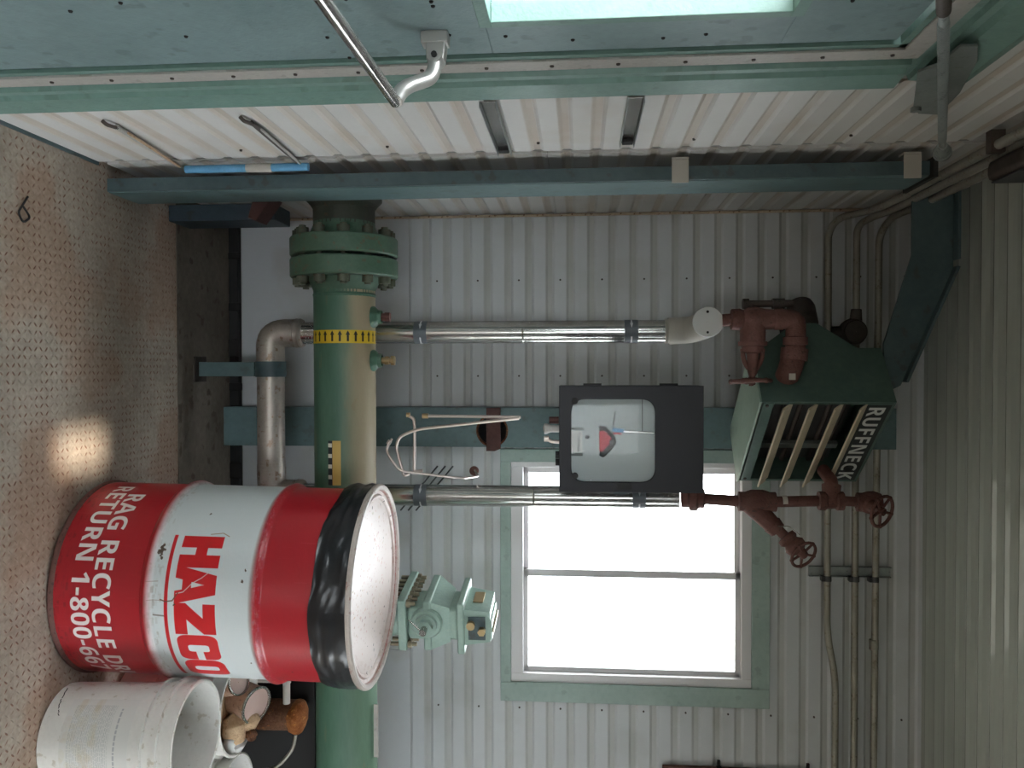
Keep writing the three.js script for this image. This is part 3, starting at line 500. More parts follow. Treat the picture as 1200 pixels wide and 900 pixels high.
{
  const v = thing('return_line', 'dark brown pipe with a slanting strainer between the heater and the window top', 'pipe', [0, 0, 0]);
  const x = 0.484, z = -3.03;
  part('union', turned([x, 1.875, -3.1], [0, 1, 0.22], [[0.018, 0], [0.036, 0.004], [0.036, 0.03], [0.047, 0.034], [0.047, 0.06], [0.036, 0.066], [0.036, 0.085], [0.02, 0.09]], 12), M.rustDark, v);
  part('pipe_nipple', cyl([x, 1.95, -3.085], [x, 2.09, z], 0.021, 0.021, 16), M.rustDark, v);
  part('strainer_body', [turned([x, 2.07, z], [0, 1, 0], [[0.022, 0], [0.036, 0.003], [0.036, 0.028], [0.044, 0.05], [0.044, 0.09], [0.036, 0.115], [0.036, 0.135], [0.022, 0.138]], 20), cyl([x, 2.11, z], [x + 0.085, 2.195, z + 0.012], 0.04, 0.032, 18)], M.rustDark, v);
  part('strainer_cap', orient(new THREE.CylinderGeometry(0.03, 0.036, 0.03, 8).translate(0, 0.015, 0), [x + 0.08, 2.19, z + 0.012], [0.7, 0.7, 0.08]), M.rustDark, v);
  part('pipe_run', cyl([x, 2.2, z], [x - 0.006, 2.37, z], 0.02, 0.02, 16), M.rustDark, v); part('pipe_mark', cyl([x - 0.003, 2.228, z], [x - 0.0035, 2.245, z], 0.0205, 0.0205, 16), M.paper, v);
  part('tee', [turned([x - 0.006, 2.355, z], [0, 1, 0], [[0.02, 0], [0.034, 0.002], [0.034, 0.024], [0.028, 0.03], [0.028, 0.06], [0.034, 0.066], [0.034, 0.088], [0.02, 0.09]], 18), cyl([x - 0.006, 2.4, z], [x - 0.06, 2.408, z - 0.02], 0.03, 0.034, 16)], M.rustDark, v);
  part('heater_branch', [tube([[x - 0.055, 2.407, z - 0.018], [x - 0.075, 2.41, z - 0.03], [x - 0.1, 2.411, z - 0.13]], 0.024, 0.03, 12)], M.rustRed, v);
}
{
  const v = thing('drain_valve', 'brown valve angled off the slanting strainer, its small wheel nearest the window', 'valve', [0, 0, 0]);
  const a = V(0.574, 2.205, -3.016), d = V(0.68, 0.66, 0.32).normalize(), at = t => a.clone().addScaledVector(d, t);
  part('nipple', cyl(at(0), at(0.055), 0.018, 0.018, 14), M.rustDark, v);
  part('valve_body', [turned(at(0.04), d, [[0.02, 0], [0.034, 0.004], [0.036, 0.02], [0.028, 0.03], [0.04, 0.045], [0.036, 0.065], [0.02, 0.075], [0.014, 0.1]], 18)], M.rustDark, v);
  wheel(v, at(0.13).toArray(), [0.4, 0.42, 0.82], 0.05, M.rustDark, 5);
  part('tag_wire', tube([[0.565, 2.2, -2.99], [0.56, 2.24, -2.97], [0.59, 2.275, -2.965]], 0.0015, 0.01, 5), M.steel, v);
}
{
  const v = thing('gate_valve', 'brown valve whose round handwheel crosses the conduit nearest the ceiling', 'valve', [0, 0, 0]);
  const x = 0.478, z = -3.03;
  part('nipple', cyl([x, 2.446, z], [x + 0.002, 2.5, z + 0.005], 0.018, 0.018, 14), M.rustDark, v);
  part('valve_body', [turned([x + 0.002, 2.485, z + 0.005], [0.02, 1, 0.1], [[0.02, 0], [0.034, 0.004], [0.034, 0.022], [0.04, 0.04], [0.042, 0.06], [0.034, 0.085], [0.02, 0.09]], 18), turned([x + 0.002, 2.515, z + 0.01], [0.2, 0.35, 0.9], [[0.034, 0], [0.032, 0.03], [0.024, 0.036], [0.02, 0.06], [0.012, 0.065], [0.01, 0.085]], 16)], M.rustDark, v);
  wheel(v, [x + 0.02, 2.545, z + 0.095], [0.2, 0.55, 0.8], 0.055, M.rustDark, 5);
}

// ------------------------------------------------------------------ unit heater
const plate = canvasTex(1024, 160, (c, w, h) => {
  c.fillStyle = '#15181a'; c.fillRect(0, 0, w, h); c.fillStyle = '#c8cbc6'; c.font = 'bold 150px sans-serif'; c.textBaseline = 'middle';
  const t = 'RUFFNECK', m = c.measureText(t).width; c.save(); c.translate(14, h / 2 + 4); c.scale((w - 28) / m, 0.98); c.fillText(t, 0, 0); c.restore();
});
{
  const h = thing('unit_heater', 'dark green louvred unit heater with a black name plate hung near the ceiling', 'heater', [0.112, 2.106, -2.8], 0.895);
  const W = 0.51, HH = 0.437, D = 0.235, t = 0.006;
  part('casing', [box(0, t, 0, HH, -D, 0, 0.002), box(W - t, W, 0, HH, -D, 0, 0.002), box(t, W - t, HH - t, HH, -D, 0, 0.002), box(t, W - t, 0, HH - 0.0, -D, -D + t, 0.002)], M.heaterGreen, h);
  part('bottom_pan', [box(-0.004, W + 0.004, -0.008, 0.0, -D - 0.01, 0.004, 0.002)], M.heaterPanLit, h, { label: 'underside pan tinted pale for window light' });
  part('front_frame', [box(t, W - t, t, 0.042, -0.012, 0.001, 0.002), box(t, W - t, HH - 0.1, HH - t, -0.012, 0.001, 0.002), box(t, 0.014, 0.042, HH - 0.1, -0.012, 0.001, 0.001), box(W - 0.016, W - t, 0.042, HH - 0.1, -0.012, 0.001, 0.001)], M.heaterGreen, h);
  part('name_plate', [new THREE.PlaneGeometry(W - 0.03, 0.082).translate(W / 2, HH - 0.053, 0.0018)], std({ map: plate, roughness: 0.5 }), h, { uv: true, label: 'black name plate with pale capitals' });
  for (let k = 0; k < 4; k++) {
    const y = 0.088 + k * 0.083, g = box(0.012, W + 0.004, -0.0025, 0.0025, -0.022, 0.024, 0.001).rotateX(0.9);
    part('louvre', [g.translate(0, y, 0.006), cyl([0.012, y - 0.0165, 0.0215], [W + 0.004, y - 0.0165, 0.0215], 0.0042, 0.0042, 8)], M.cream, h, { label: 'cream louvre blade' });
  }
  const coil = part('heating_coil', box(0.012, W - 0.012, 0.03, HH - 0.09, -0.13, -0.1, 0.001), M.clamp, h);
  for (let k = 0; k < 6; k++) part('coil_tube', cyl([0.014, 0.07 + k * 0.05, -0.092], [W - 0.014, 0.07 + k * 0.05, -0.092], 0.009, 0.009, 10), M.ironDark, coil);
  part('header_bar', box(W * 0.7, W * 0.76, 0.03, HH - 0.09, -0.088, -0.07, 0.003), M.greyPlate, h);
  for (const [x, y] of [[0.02, 0.02], [W - 0.02, 0.02]]) part('screw', cyl([x, y, 0.001], [x, y, 0.005], 0.006, 0.005, 8), M.ironDark, h);
  const m = part('fan_shroud', turned([W * 0.45, 0.2, -D], [0, 0, -1], [[0.195, 0], [0.19, 0.012], [0.15, 0.05], [0.148, 0.06]], 36), M.heaterGreen, h);
  part('motor_bracket', prism([[-D - 0.001, 0.02], [-D - 0.12, 0.16], [-D - 0.12, 0.24], [-D - 0.001, 0.36]], 0.006, 0.001).rotateY(-Math.PI / 2).scale(-1, 1, 1).scale(-1, 1, 1).translate(0.01, 0, 0), M.heaterGreen, h);
  part('motor_cradle', box(0.05, 0.09, 0.13, 0.16, -0.47, -D - 0.02, 0.003), M.dark, h); part('fan_motor', turned([0.06, 0.215, -0.385], [0, 0, -1], [[0.03, 0], [0.05, 0.01], [0.052, 0.09], [0.046, 0.11], [0.02, 0.118]], 24), M.ironDark, h);
}

// ------------------------------------------------------------------ chart recorder
{
  const r = thing('chart_recorder', 'black square-windowed chart recorder with a white dial hanging in front of the window', 'recorder', [0.233, 1.43, -2.84]);
  const hw = 0.176, hh = 0.472;
  part('case', [box(-hw, -hw + 0.006, 0, hh, 0, 0.108, 0.002), box(hw - 0.006, hw, 0, hh, 0, 0.108, 0.002), box(-hw + 0.006, hw - 0.006, 0, 0.006, 0, 0.108, 0.002), box(-hw + 0.006, hw - 0.006, hh - 0.006, hh, 0, 0.108, 0.002), box(-hw + 0.006, hw - 0.006, 0.006, hh - 0.006, 0, 0.006, 0.001)], M.blackEdge, r);
  const win = roundRect(-0.132, 0.142, 0.04, 0.316, 0.05), ds = [[-hw, 0], [hw, 0], [hw, hh], [-hw, hh]];
  part('door', prism(ds, 0.014, 0.0015, [win]).translate(0, 0, 0.1085), M.black, r);
  part('pane', new THREE.ExtrudeGeometry(roundRect(-0.136, 0.146, 0.036, 0.32, 0.052, THREE.Shape), { depth: 0.002, bevelEnabled: false }).translate(0, 0, 0.1055), M.paneDull, r);
  const c = part('chart_plate', box(-0.168, 0.168, 0.008, 0.38, 0.082, 0.086, 0.001), std({ color: 0xb9c3c3, roughness: 0.6 }), r, { label: 'pale grey chart plate' });
  const tri = [[-0.05, 0.128], [-0.044, 0.134], [0.05, 0.134], [0.056, 0.146], [0.046, 0.16], [0.012, 0.188], [0.0, 0.19], [-0.012, 0.186], [-0.048, 0.156]];
  part('chart_hub', prism(tri, 0.005, 0.001).translate(0.008, 0.0, 0.0865), M.rubber, c);
  part('hub_cover', prism([[-0.032, 0.132], [0.034, 0.132], [0.036, 0.142], [0.004, 0.172], [-0.008, 0.174], [-0.034, 0.15]], 0.004, 0.001).translate(0.008, 0.001, 0.092), M.red, c, { label: 'red hub cover' });
  part('hub_knob', cyl([0.012, 0.174, 0.0915], [0.012, 0.174, 0.1], 0.009, 0.008, 14), M.clamp, c);
  part('pen_arm', [tube([[-0.02, 0.318, 0.094], [-0.024, 0.21, 0.094]], 0.0035, 0.01, 8)], M.steel, c);
  part('pen_tip', [prism([[-0.034, 0.176], [-0.02, 0.176], [-0.018, 0.212], [-0.03, 0.216]], 0.006, 0.001).translate(-0.002, 0, 0.093)], M.blue, c, { label: 'blue pen' }); part('pen_tip', [prism([[-0.02, 0.178], [-0.014, 0.178], [-0.012, 0.206], [-0.018, 0.208]], 0.006, 0.001).translate(-0.001, 0, 0.0925)], M.red, c, { label: 'red pen' });
  part('link_wire', [tube([[-0.13, 0.276, 0.09], [-0.02, 0.276, 0.09]], 0.0012, 0.01, 5), tube([[-0.09, 0.186, 0.09], [-0.035, 0.178, 0.09]], 0.0018, 0.01, 5)], M.clamp, c);
  part('screw_head', cyl([-0.004, 0.094, 0.0865], [-0.004, 0.094, 0.0905], 0.007, 0.006, 12), M.dark, c);
  const lab = canvasTex(256, 160, (k, w, h) => { k.fillStyle = '#e6e6e2'; k.fillRect(0, 0, w, h); k.fillStyle = '#26282c'; k.font = 'bold 60px serif'; k.textBaseline = 'top'; k.fillText('Estlund', 12, 8); k.fillStyle = 'rgba(90,95,100,.7)'; for (let y = 82; y < 150; y += 16) k.fillRect(24, y, 150 + 50 * ((y * 7) % 3) / 2, 4); });
  part('sticker', new THREE.PlaneGeometry(0.072, 0.042).translate(0.012, 0.056, 0.0868), std({ map: lab, roughness: 0.6 }), c, { uv: true, label: 'white sticker' });
  part('sticker_tape', [box(-0.036, -0.026, 0.036, 0.082, 0.0862, 0.0867, 0), box(0.05, 0.06, 0.036, 0.078, 0.0862, 0.0867, 0)], M.greyPlate, c);
  for (const x of [-0.126, 0.122]) part('catch', cyl([x, 0.052, 0.1225], [x, 0.052, 0.128], 0.011, 0.01, 16), M.rubber, r);
  part('latch', box(0.145, 0.165, 0.19, 0.24, 0.1225, 0.127, 0.002), M.rubber, r);
  part('hinge', [cyl([-hw - 0.003, 0.08, 0.108], [-hw - 0.003, 0.14, 0.108], 0.005, 0.005, 10), cyl([-hw - 0.003, 0.33, 0.108], [-hw - 0.003, 0.39, 0.108], 0.005, 0.005, 10)], M.blackEdge, r);
  part('mounting_arm', [box(-0.03, 0.03, 0.2, 0.26, -0.475, 0, 0.004), box(-0.07, 0.08, 0.15, 0.31, -0.488, -0.476, 0.003)], M.tealDark, r);
  // small valves and fittings under the case
  part('bottom_fitting', [cyl([-0.03, -0.05, 0.07], [-0.03, 0, 0.07], 0.012, 0.012, 12), turned([-0.03, -0.055, 0.07], [0, 1, 0], [[0.006, 0], [0.018, 0.004], [0.018, 0.012], [0.01, 0.03]], 14)], M.aluStrip, r); part('bottom_fitting', [tube([[-0.058, -0.003, 0.06], [-0.058, -0.035, 0.06]], 0.012, 0.01, 10)], M.brownClip, r);
  part('bottom_fitting', [tube([[0.015, 0.0, 0.07], [0.013, -0.03, 0.07], [0.004, -0.04, 0.075]], 0.006, 0.01, 8), cyl([0.004, -0.052, 0.075], [0.004, -0.036, 0.075], 0.011, 0.011, 6)], M.stainless, r); part('bottom_fitting', [hex([0.06, -0.014, 0.05], [0, 1, 0], 0.013, 0.014), hex([0.085, -0.014, 0.05], [0, 1, 0], 0.013, 0.014)], M.rubber, r);
}
{ // loose bent instrument tubing
  const t = thing('instrument_tubing', 'bent thin stainless tubes hanging loose between the chart recorder and the gas pipe', 'tubing', [0, 0, 0]);
  const z = -2.75, r = 0.0052;
  part('tube', tube([[0.163, 1.3, z], [0.16, 0.985, z]], r, 0.02, 10), M.stainless, t);
  part('tube', tube([[0.166, 1.295, z + 0.012], [0.205, 0.945, z + 0.01], [0.232, 0.885, z], [0.262, 0.872, z], [0.365, 0.9, z], [0.357, 0.918, z]], r, 0.03, 10), M.stainless, t);
  part('tube', tube([[0.16, 0.915, z], [0.168, 0.935, z], [0.2, 0.938, z - 0.002], [0.35, 0.935, z], [0.347, 0.965, z]], r, 0.012, 10), M.stainless, t);
  part('tube', tube([[0.237, 0.862, z + 0.014], [0.275, 0.84, z + 0.016], [0.32, 0.868, z + 0.016], [0.347, 0.89, z + 0.015], [0.372, 1.1, z], [0.38, 1.14, z - 0.12], [0.425, 1.06, ZB + 0.03]], r * 0.8, 0.04, 10), M.stainless, t, { label: 'thinner tube that runs to the wall' });
  part('tube_nut', [hex([0.16, 0.965, z], [0, 1, 0], 0.0095, 0.02), hex([0.157, 0.91, z], [0, 1, 0], 0.009, 0.012)], M.brass, t); part('tube_nut', [hex([0.244, 0.856, z + 0.0145], [0.6, -0.4, 0], 0.008, 0.014)], M.stainless, t);
  part('wall_sleeve', turned([0.43, 1.054, ZB + RIB], [0, 0, 1], [[0.012, 0], [0.02, 0.001], [0.02, 0.006], [0.01, 0.008], [0.001, 0.008]], 16), M.rustDark, t);
}
{
  const t = thing('capillary_lines', 'three thin dark lines slanting behind the silver riser next to the drum lid', 'wires', [0, 0, 0]);
  for (let k = 0; k < 3; k++) part('line', tube([[0.41, 0.9 + k * 0.033, ZB + 0.016], [0.6, 0.74 + k * 0.033, ZB + 0.016]], 0.0035, 0.01, 6), M.clamp, t);
}

// ------------------------------------------------------------------ conduits on the back wall and round the corner
const rc = 0.0135;
{
  const zc = ZB + 0.046, xw = XL + 0.06;
  const defs = [
    ['grey conduit with a kink, the one of three nearest the window', [[2.6, 2.527, zc], [1.24, 2.527, zc], [1.08, 2.493, zc], [-0.55, 2.49, zc], [xw, 2.51, zc + 0.07], [xw, 2.6, -3.15], [xw, 2.6, -0.9]]],
    ['middle of three grey conduits, running into the round junction box', [[2.6, 2.602, zc], [-0.57, 2.6, zc], [xw + 0.004, 2.63, zc + 0.09], [xw + 0.004, 2.655, -3.1], [xw + 0.004, 2.655, -0.9]]],
    ['grey conduit with a coupling, the one of three nearest the ceiling', [[2.6, 2.675, zc], [-0.53, 2.686, zc], [xw + 0.008, 2.695, zc + 0.1], [xw + 0.008, 2.71, -3.05], [xw + 0.008, 2.71, -0.9]]],
  ];
  defs.forEach(([label, pts], i) => {
    const c = thing('conduit', label, 'conduit', [0, 0, 0], 0, 'conduits on the back wall');
    part('tube', tube(pts, rc, 0.09, 14), M.conduit, c);
    if (i === 2) part('coupling', turned([1.09, 2.6765, zc], [1, 0, 0], [[rc, 0], [0.018, 0.002], [0.018, 0.04], [rc, 0.042]], 16), M.conduit, c);
    if (i === 0) part('coupling', turned([0.53, 2.491, zc], [1, 0, 0], [[rc, 0], [0.019, 0.002], [0.019, 0.035], [rc, 0.037]], 16), M.conduit, c);
    if (i === 0) part('wall_strap', box(XL + 0.02, xw + rc + 0.006, 2.58, 2.618, -2.3, -2.27, 0.002), M.ironDark, c);
  });
  const s = thing('strut_channel', 'short strut channel that clamps the three grey conduits to the wall', 'channel', [0.825, 2.588, ZB + 0.013]);
  part('channel_side', box(-0.021, -0.018, -0.162, 0.162, 0.0, 0.0195, 0.0006), M.galv, s); part('channel_side', box(0.018, 0.021, -0.162, 0.162, 0.0, 0.0195, 0.0006), M.galv, s); part('channel_back', box(-0.0178, 0.0178, -0.162, 0.162, 0, 0.003, 0.0006), M.galv, s);
  for (const y of [2.493, 2.602, 2.678]) part('pipe_clamp', [turned([0.836, y, zc], [1, 0, 0], [[rc + 0.0005, 0], [rc + 0.003, 0], [rc + 0.003, 0.022], [rc + 0.0005, 0.022]], 18).translate(-0.825, -2.588, -ZB - 0.013), box(0.012, 0.032, y - 2.588 - 0.026, y - 2.588 - 0.014, 0.02, 0.05, 0.001)], M.clamp, s);
  const j = thing('junction_box', 'round cast junction box on the middle conduit behind the heater', 'box', [-0.145, 2.585, ZB + 0.055]);
  part('body', turned([0, 0, -0.03], [0, 0, 1], [[0.02, 0], [0.052, 0.004], [0.055, 0.03], [0.05, 0.05], [0.044, 0.054], [0.042, 0.066], [0.02, 0.07], [0.001, 0.07]], 24), M.ironDark, j);
  part('hub', cyl([-0.09, 0.015, -0.008], [-0.045, 0.012, -0.005], 0.02, 0.024, 14), M.ironDark, j); part('hub', cyl([0.0, -0.085, -0.004], [0, -0.045, -0.004], 0.023, 0.024, 14), M.ironDark, j);
  const k = thing('junction_box', 'dark long conduit fitting near the ceiling by the galvanized tie rod', 'box', [XL + 0.105, 2.66, -2.3]);
  part('body', [box(-0.03, 0.03, -0.035, 0.1, -0.1, 0.1, 0.02)], M.ironDark, k); part('cover', box(0.0302, 0.036, -0.03, 0.095, -0.075, 0.075, 0.003), M.clamp, k); part('hub', [cyl([0, 0.1, -0.03], [0, 0.13, -0.03], 0.026, 0.024, 14)], M.ironDark, k);
}
{
  const r = thing('thin_pipe', 'thin dark red pipe with black clips at the frame edge beyond the window', 'pipe', [1.655, 0, ZB + RIB + 0.014]);
  part('tube', cyl([0, 1.84, 0], [0, 2.45, 0], 0.011, 0.011, 12), M.rustDark, r);
  for (const y of [2.06, 2.42]) part('clip', [turned([0, y, 0], [0, 1, 0], [[0.0115, 0], [0.014, 0], [0.014, 0.02], [0.0115, 0.02]], 14), box(-0.035, -0.012, y + 0.004, y + 0.016, -0.012, -0.002, 0.001)], M.dark, r);
}

// ------------------------------------------------------------------ the red and white drum
const DR = 0.29, DHH = 0.866;
const wrap = canvasTex(2048, 1024, (c, w, h) => {
  const X = m => w / 2 + m / (2 * Math.PI * DR) * w, Yp = m => h - m / DHH * h;       // metres round the drum from its front, metres up
  const red = '#a61f29', white = '#cfd6d6';
  c.fillStyle = red; c.fillRect(0, 0, w, h);
  c.fillStyle = white; c.fillRect(0, Yp(0.6), w, Yp(0.288) - Yp(0.6));
  for (const [y, s] of [[0.288, 1], [0.6, -1]]) { const g = c.createLinearGradient(0, Yp(y), 0, Yp(y + s * 0.022)); g.addColorStop(0, 'rgba(170,40,45,.85)'); g.addColorStop(0.5, 'rgba(190,130,130,.35)'); g.addColorStop(1, 'rgba(200,200,200,0)'); c.fillStyle = g; c.fillRect(0, Math.min(Yp(y), Yp(y + s * 0.022)), w, Math.abs(Yp(y + 0.022) - Yp(y))); }
  // scuffed paint on the rolling hoops, grime above the lower one and at the foot
  for (let i = 0; i < 1500; i++) { const y = 0.606 + (rnd() + rnd() - 1) * 0.014; c.fillStyle = `rgba(${150 + rnd() * 70},${120 + rnd() * 60},${120 + rnd() * 60},${rnd() * 0.28})`; c.fillRect(rnd() * w, Yp(y), 2 + rnd() * 14, 1 + rnd() * 4); }
  for (let i = 0; i < 900; i++) { const y = 0.289 + rnd() * rnd() * 0.05; c.fillStyle = `rgba(110,88,66,${rnd() * 0.16})`; c.fillRect(rnd() * w, Yp(y), 4 + rnd() * 26, 2 + rnd() * 7); }
  for (let i = 0; i < 1400; i++) { const y = rnd() * rnd() * 0.09; c.fillStyle = `rgba(45,28,24,${rnd() * 0.2})`; c.fillRect(rnd() * w, Yp(y), 4 + rnd() * 24, 2 + rnd() * 8); }
  for (let i = 0; i < 500; i++) { c.fillStyle = `rgba(255,240,230,${rnd() * 0.06})`; c.fillRect(rnd() * w, rnd() * h, 1 + rnd() * 3, 10 + rnd() * 60); }
  // lettering on the lower red band
  c.fillStyle = '#e4dfdb'; c.textBaseline = 'alphabetic';
  const line = (t, m0, m1, base, cap) => { c.font = 'bold 100px sans-serif'; const tw = c.measureText(t).width; c.save(); c.translate(X(m0), Yp(base)); c.scale((X(m1) - X(m0)) / tw, (cap / DHH * h) / 72); c.fillText(t, 0, 0); c.restore(); };
  line('RAG RECYCLE DRUM', -0.29, 0.485, 0.13, 0.053); line('RETURN 1-800-667', -0.345, 0.35, 0.068, 0.053);
  // big block capitals joined side by side, with a rule under them
  const m0 = -0.123, m1 = 0.345, base = 0.37, cap = 0.118, u = (X(m1) - X(m0)) / 5.05, vs = Yp(base) - Yp(base + cap);
  c.save(); c.translate(X(m0), Yp(base + cap)); c.scale(u, vs); c.fillStyle = '#c71d24';
  const poly = (x, l) => { c.beginPath(); for (const ring of l) { ring.forEach((p, i) => i ? c.lineTo(x + p[0], p[1]) : c.moveTo(x + p[0], p[1])); c.closePath(); } c.fill('evenodd'); };
  poly(0, [[[0, 0], [0.37, 0], [0.37, 0.34], [0.6, 0.34], [0.6, 0], [0.98, 0], [0.98, 1], [0.6, 1], [0.6, 0.62], [0.37, 0.62], [0.37, 1], [0, 1]]]);
  poly(0.9, [[[0.3, 0], [0.86, 0], [1.16, 1], [0.78, 1], [0.73, 0.82], [0.44, 0.82], [0.39, 1], [0.02, 1]], [[0.58, 0.28], [0.5, 0.6], [0.68, 0.6]]]);
  poly(2.03, [[[0.02, 0], [0.98, 0], [0.98, 0.3], [0.5, 0.7], [1, 0.7], [1, 1], [0, 1], [0, 0.72], [0.46, 0.3], [0.02, 0.3]]]);
  const rr = (x0, x1, y0, y1, r) => { c.moveTo(x0 + r, y0); c.lineTo(x1 - r, y0); c.quadraticCurveTo(x1, y0, x1, y0 + r * 1.2); c.lineTo(x1, y1 - r * 1.2); c.quadraticCurveTo(x1, y1, x1 - r, y1); c.lineTo(x0 + r, y1); c.quadraticCurveTo(x0, y1, x0, y1 - r * 1.2); c.lineTo(x0, y0 + r * 1.2); c.quadraticCurveTo(x0, y0, x0 + r, y0); c.closePath(); };
  c.beginPath(); rr(3.05, 4.06, 0, 1, 0.24); rr(3.42, 3.69, 0.24, 0.76, 0.08); c.fill('evenodd'); c.fillStyle = white; c.fillRect(3.69, 0.41, 0.4, 0.18);
  c.fillStyle = '#c71d24'; c.beginPath(); rr(4.08, 5.08, 0, 1, 0.28); rr(4.44, 4.72, 0.2, 0.8, 0.1); c.fill('evenodd');
  c.fillRect(-0.02, 1.16, 5.15, 0.085); c.restore();
  // scratches and chips
  c.lineCap = 'round';
  const oy = -0.055, ox = 0.03, scratch = (pts0, col, lw, pts = pts0.map(([a, b]) => [a + ox, b + oy])) => { c.strokeStyle = col; c.lineWidth = lw; c.beginPath(); pts.forEach(([a, b], i) => i ? c.lineTo(X(a), Yp(b)) : c.moveTo(X(a), Yp(b))); c.stroke(); };
  scratch([[-0.06, 0.53], [-0.035, 0.5], [-0.02, 0.475], [0.005, 0.45], [0.01, 0.43]], 'rgba(205,210,208,.9)', 3); scratch([[0.008, 0.435], [0.03, 0.42], [0.033, 0.4], [0.028, 0.385]], 'rgba(110,80,60,.9)', 4);
  scratch([[-0.16, 0.5], [-0.165, 0.535], [-0.155, 0.555]], 'rgba(150,110,80,.7)', 3); scratch([[-0.02, 0.345], [-0.022, 0.375]], 'rgba(120,90,70,.5)', 2); scratch([[0.03, 0.35], [0.03, 0.39]], 'rgba(120,90,70,.5)', 2); scratch([[0.072, 0.365], [0.074, 0.395]], 'rgba(90,75,65,.6)', 5);
  for (const [a, b, s] of [[-0.085, 0.318, 13], [-0.075, 0.312, 10], [-0.06, 0.318, 9], [-0.03, 0.567, 5], [0.0, 0.562, 6], [0.07, 0.37, 5], [0.26, 0.57, 4], [0.3, 0.68, 4], [-0.2, 0.42, 5]]) { c.fillStyle = 'rgba(78,62,50,.85)'; for (let k = 0; k < 5; k++) { c.beginPath(); c.ellipse(X(a) + (rnd() - 0.5) * s * 1.4, Yp(b) + (rnd() - 0.5) * s, s * (0.3 + rnd() * 0.4), s * (0.2 + rnd() * 0.3), rnd() * 3, 0, 7); c.fill(); } }
});
wrap.wrapS = THREE.RepeatWrapping;
function lathe(prof, seg, phi = 0, disp) {        // turned shape about y, v follows height
  const g = new THREE.LatheGeometry(prof.map(a => new THREE.Vector2(...a)), seg, phi); const p = g.attributes.position, u = g.attributes.uv;
  const ys = prof.map(a => a[1]), lo = Math.min(...ys), hi = Math.max(...ys);
  for (let i = 0; i < p.count; i++) {
    u.setY(i, (p.getY(i) - lo) / (hi - lo));
    if (disp) { const r = Math.hypot(p.getX(i), p.getZ(i)), [nr, ny] = disp(u.getX(i), p.getY(i), r); p.setXYZ(i, p.getX(i) / r * nr, ny, p.getZ(i) / r * nr); }
  }
  if (disp) g.computeVertexNormals(); return g;
}
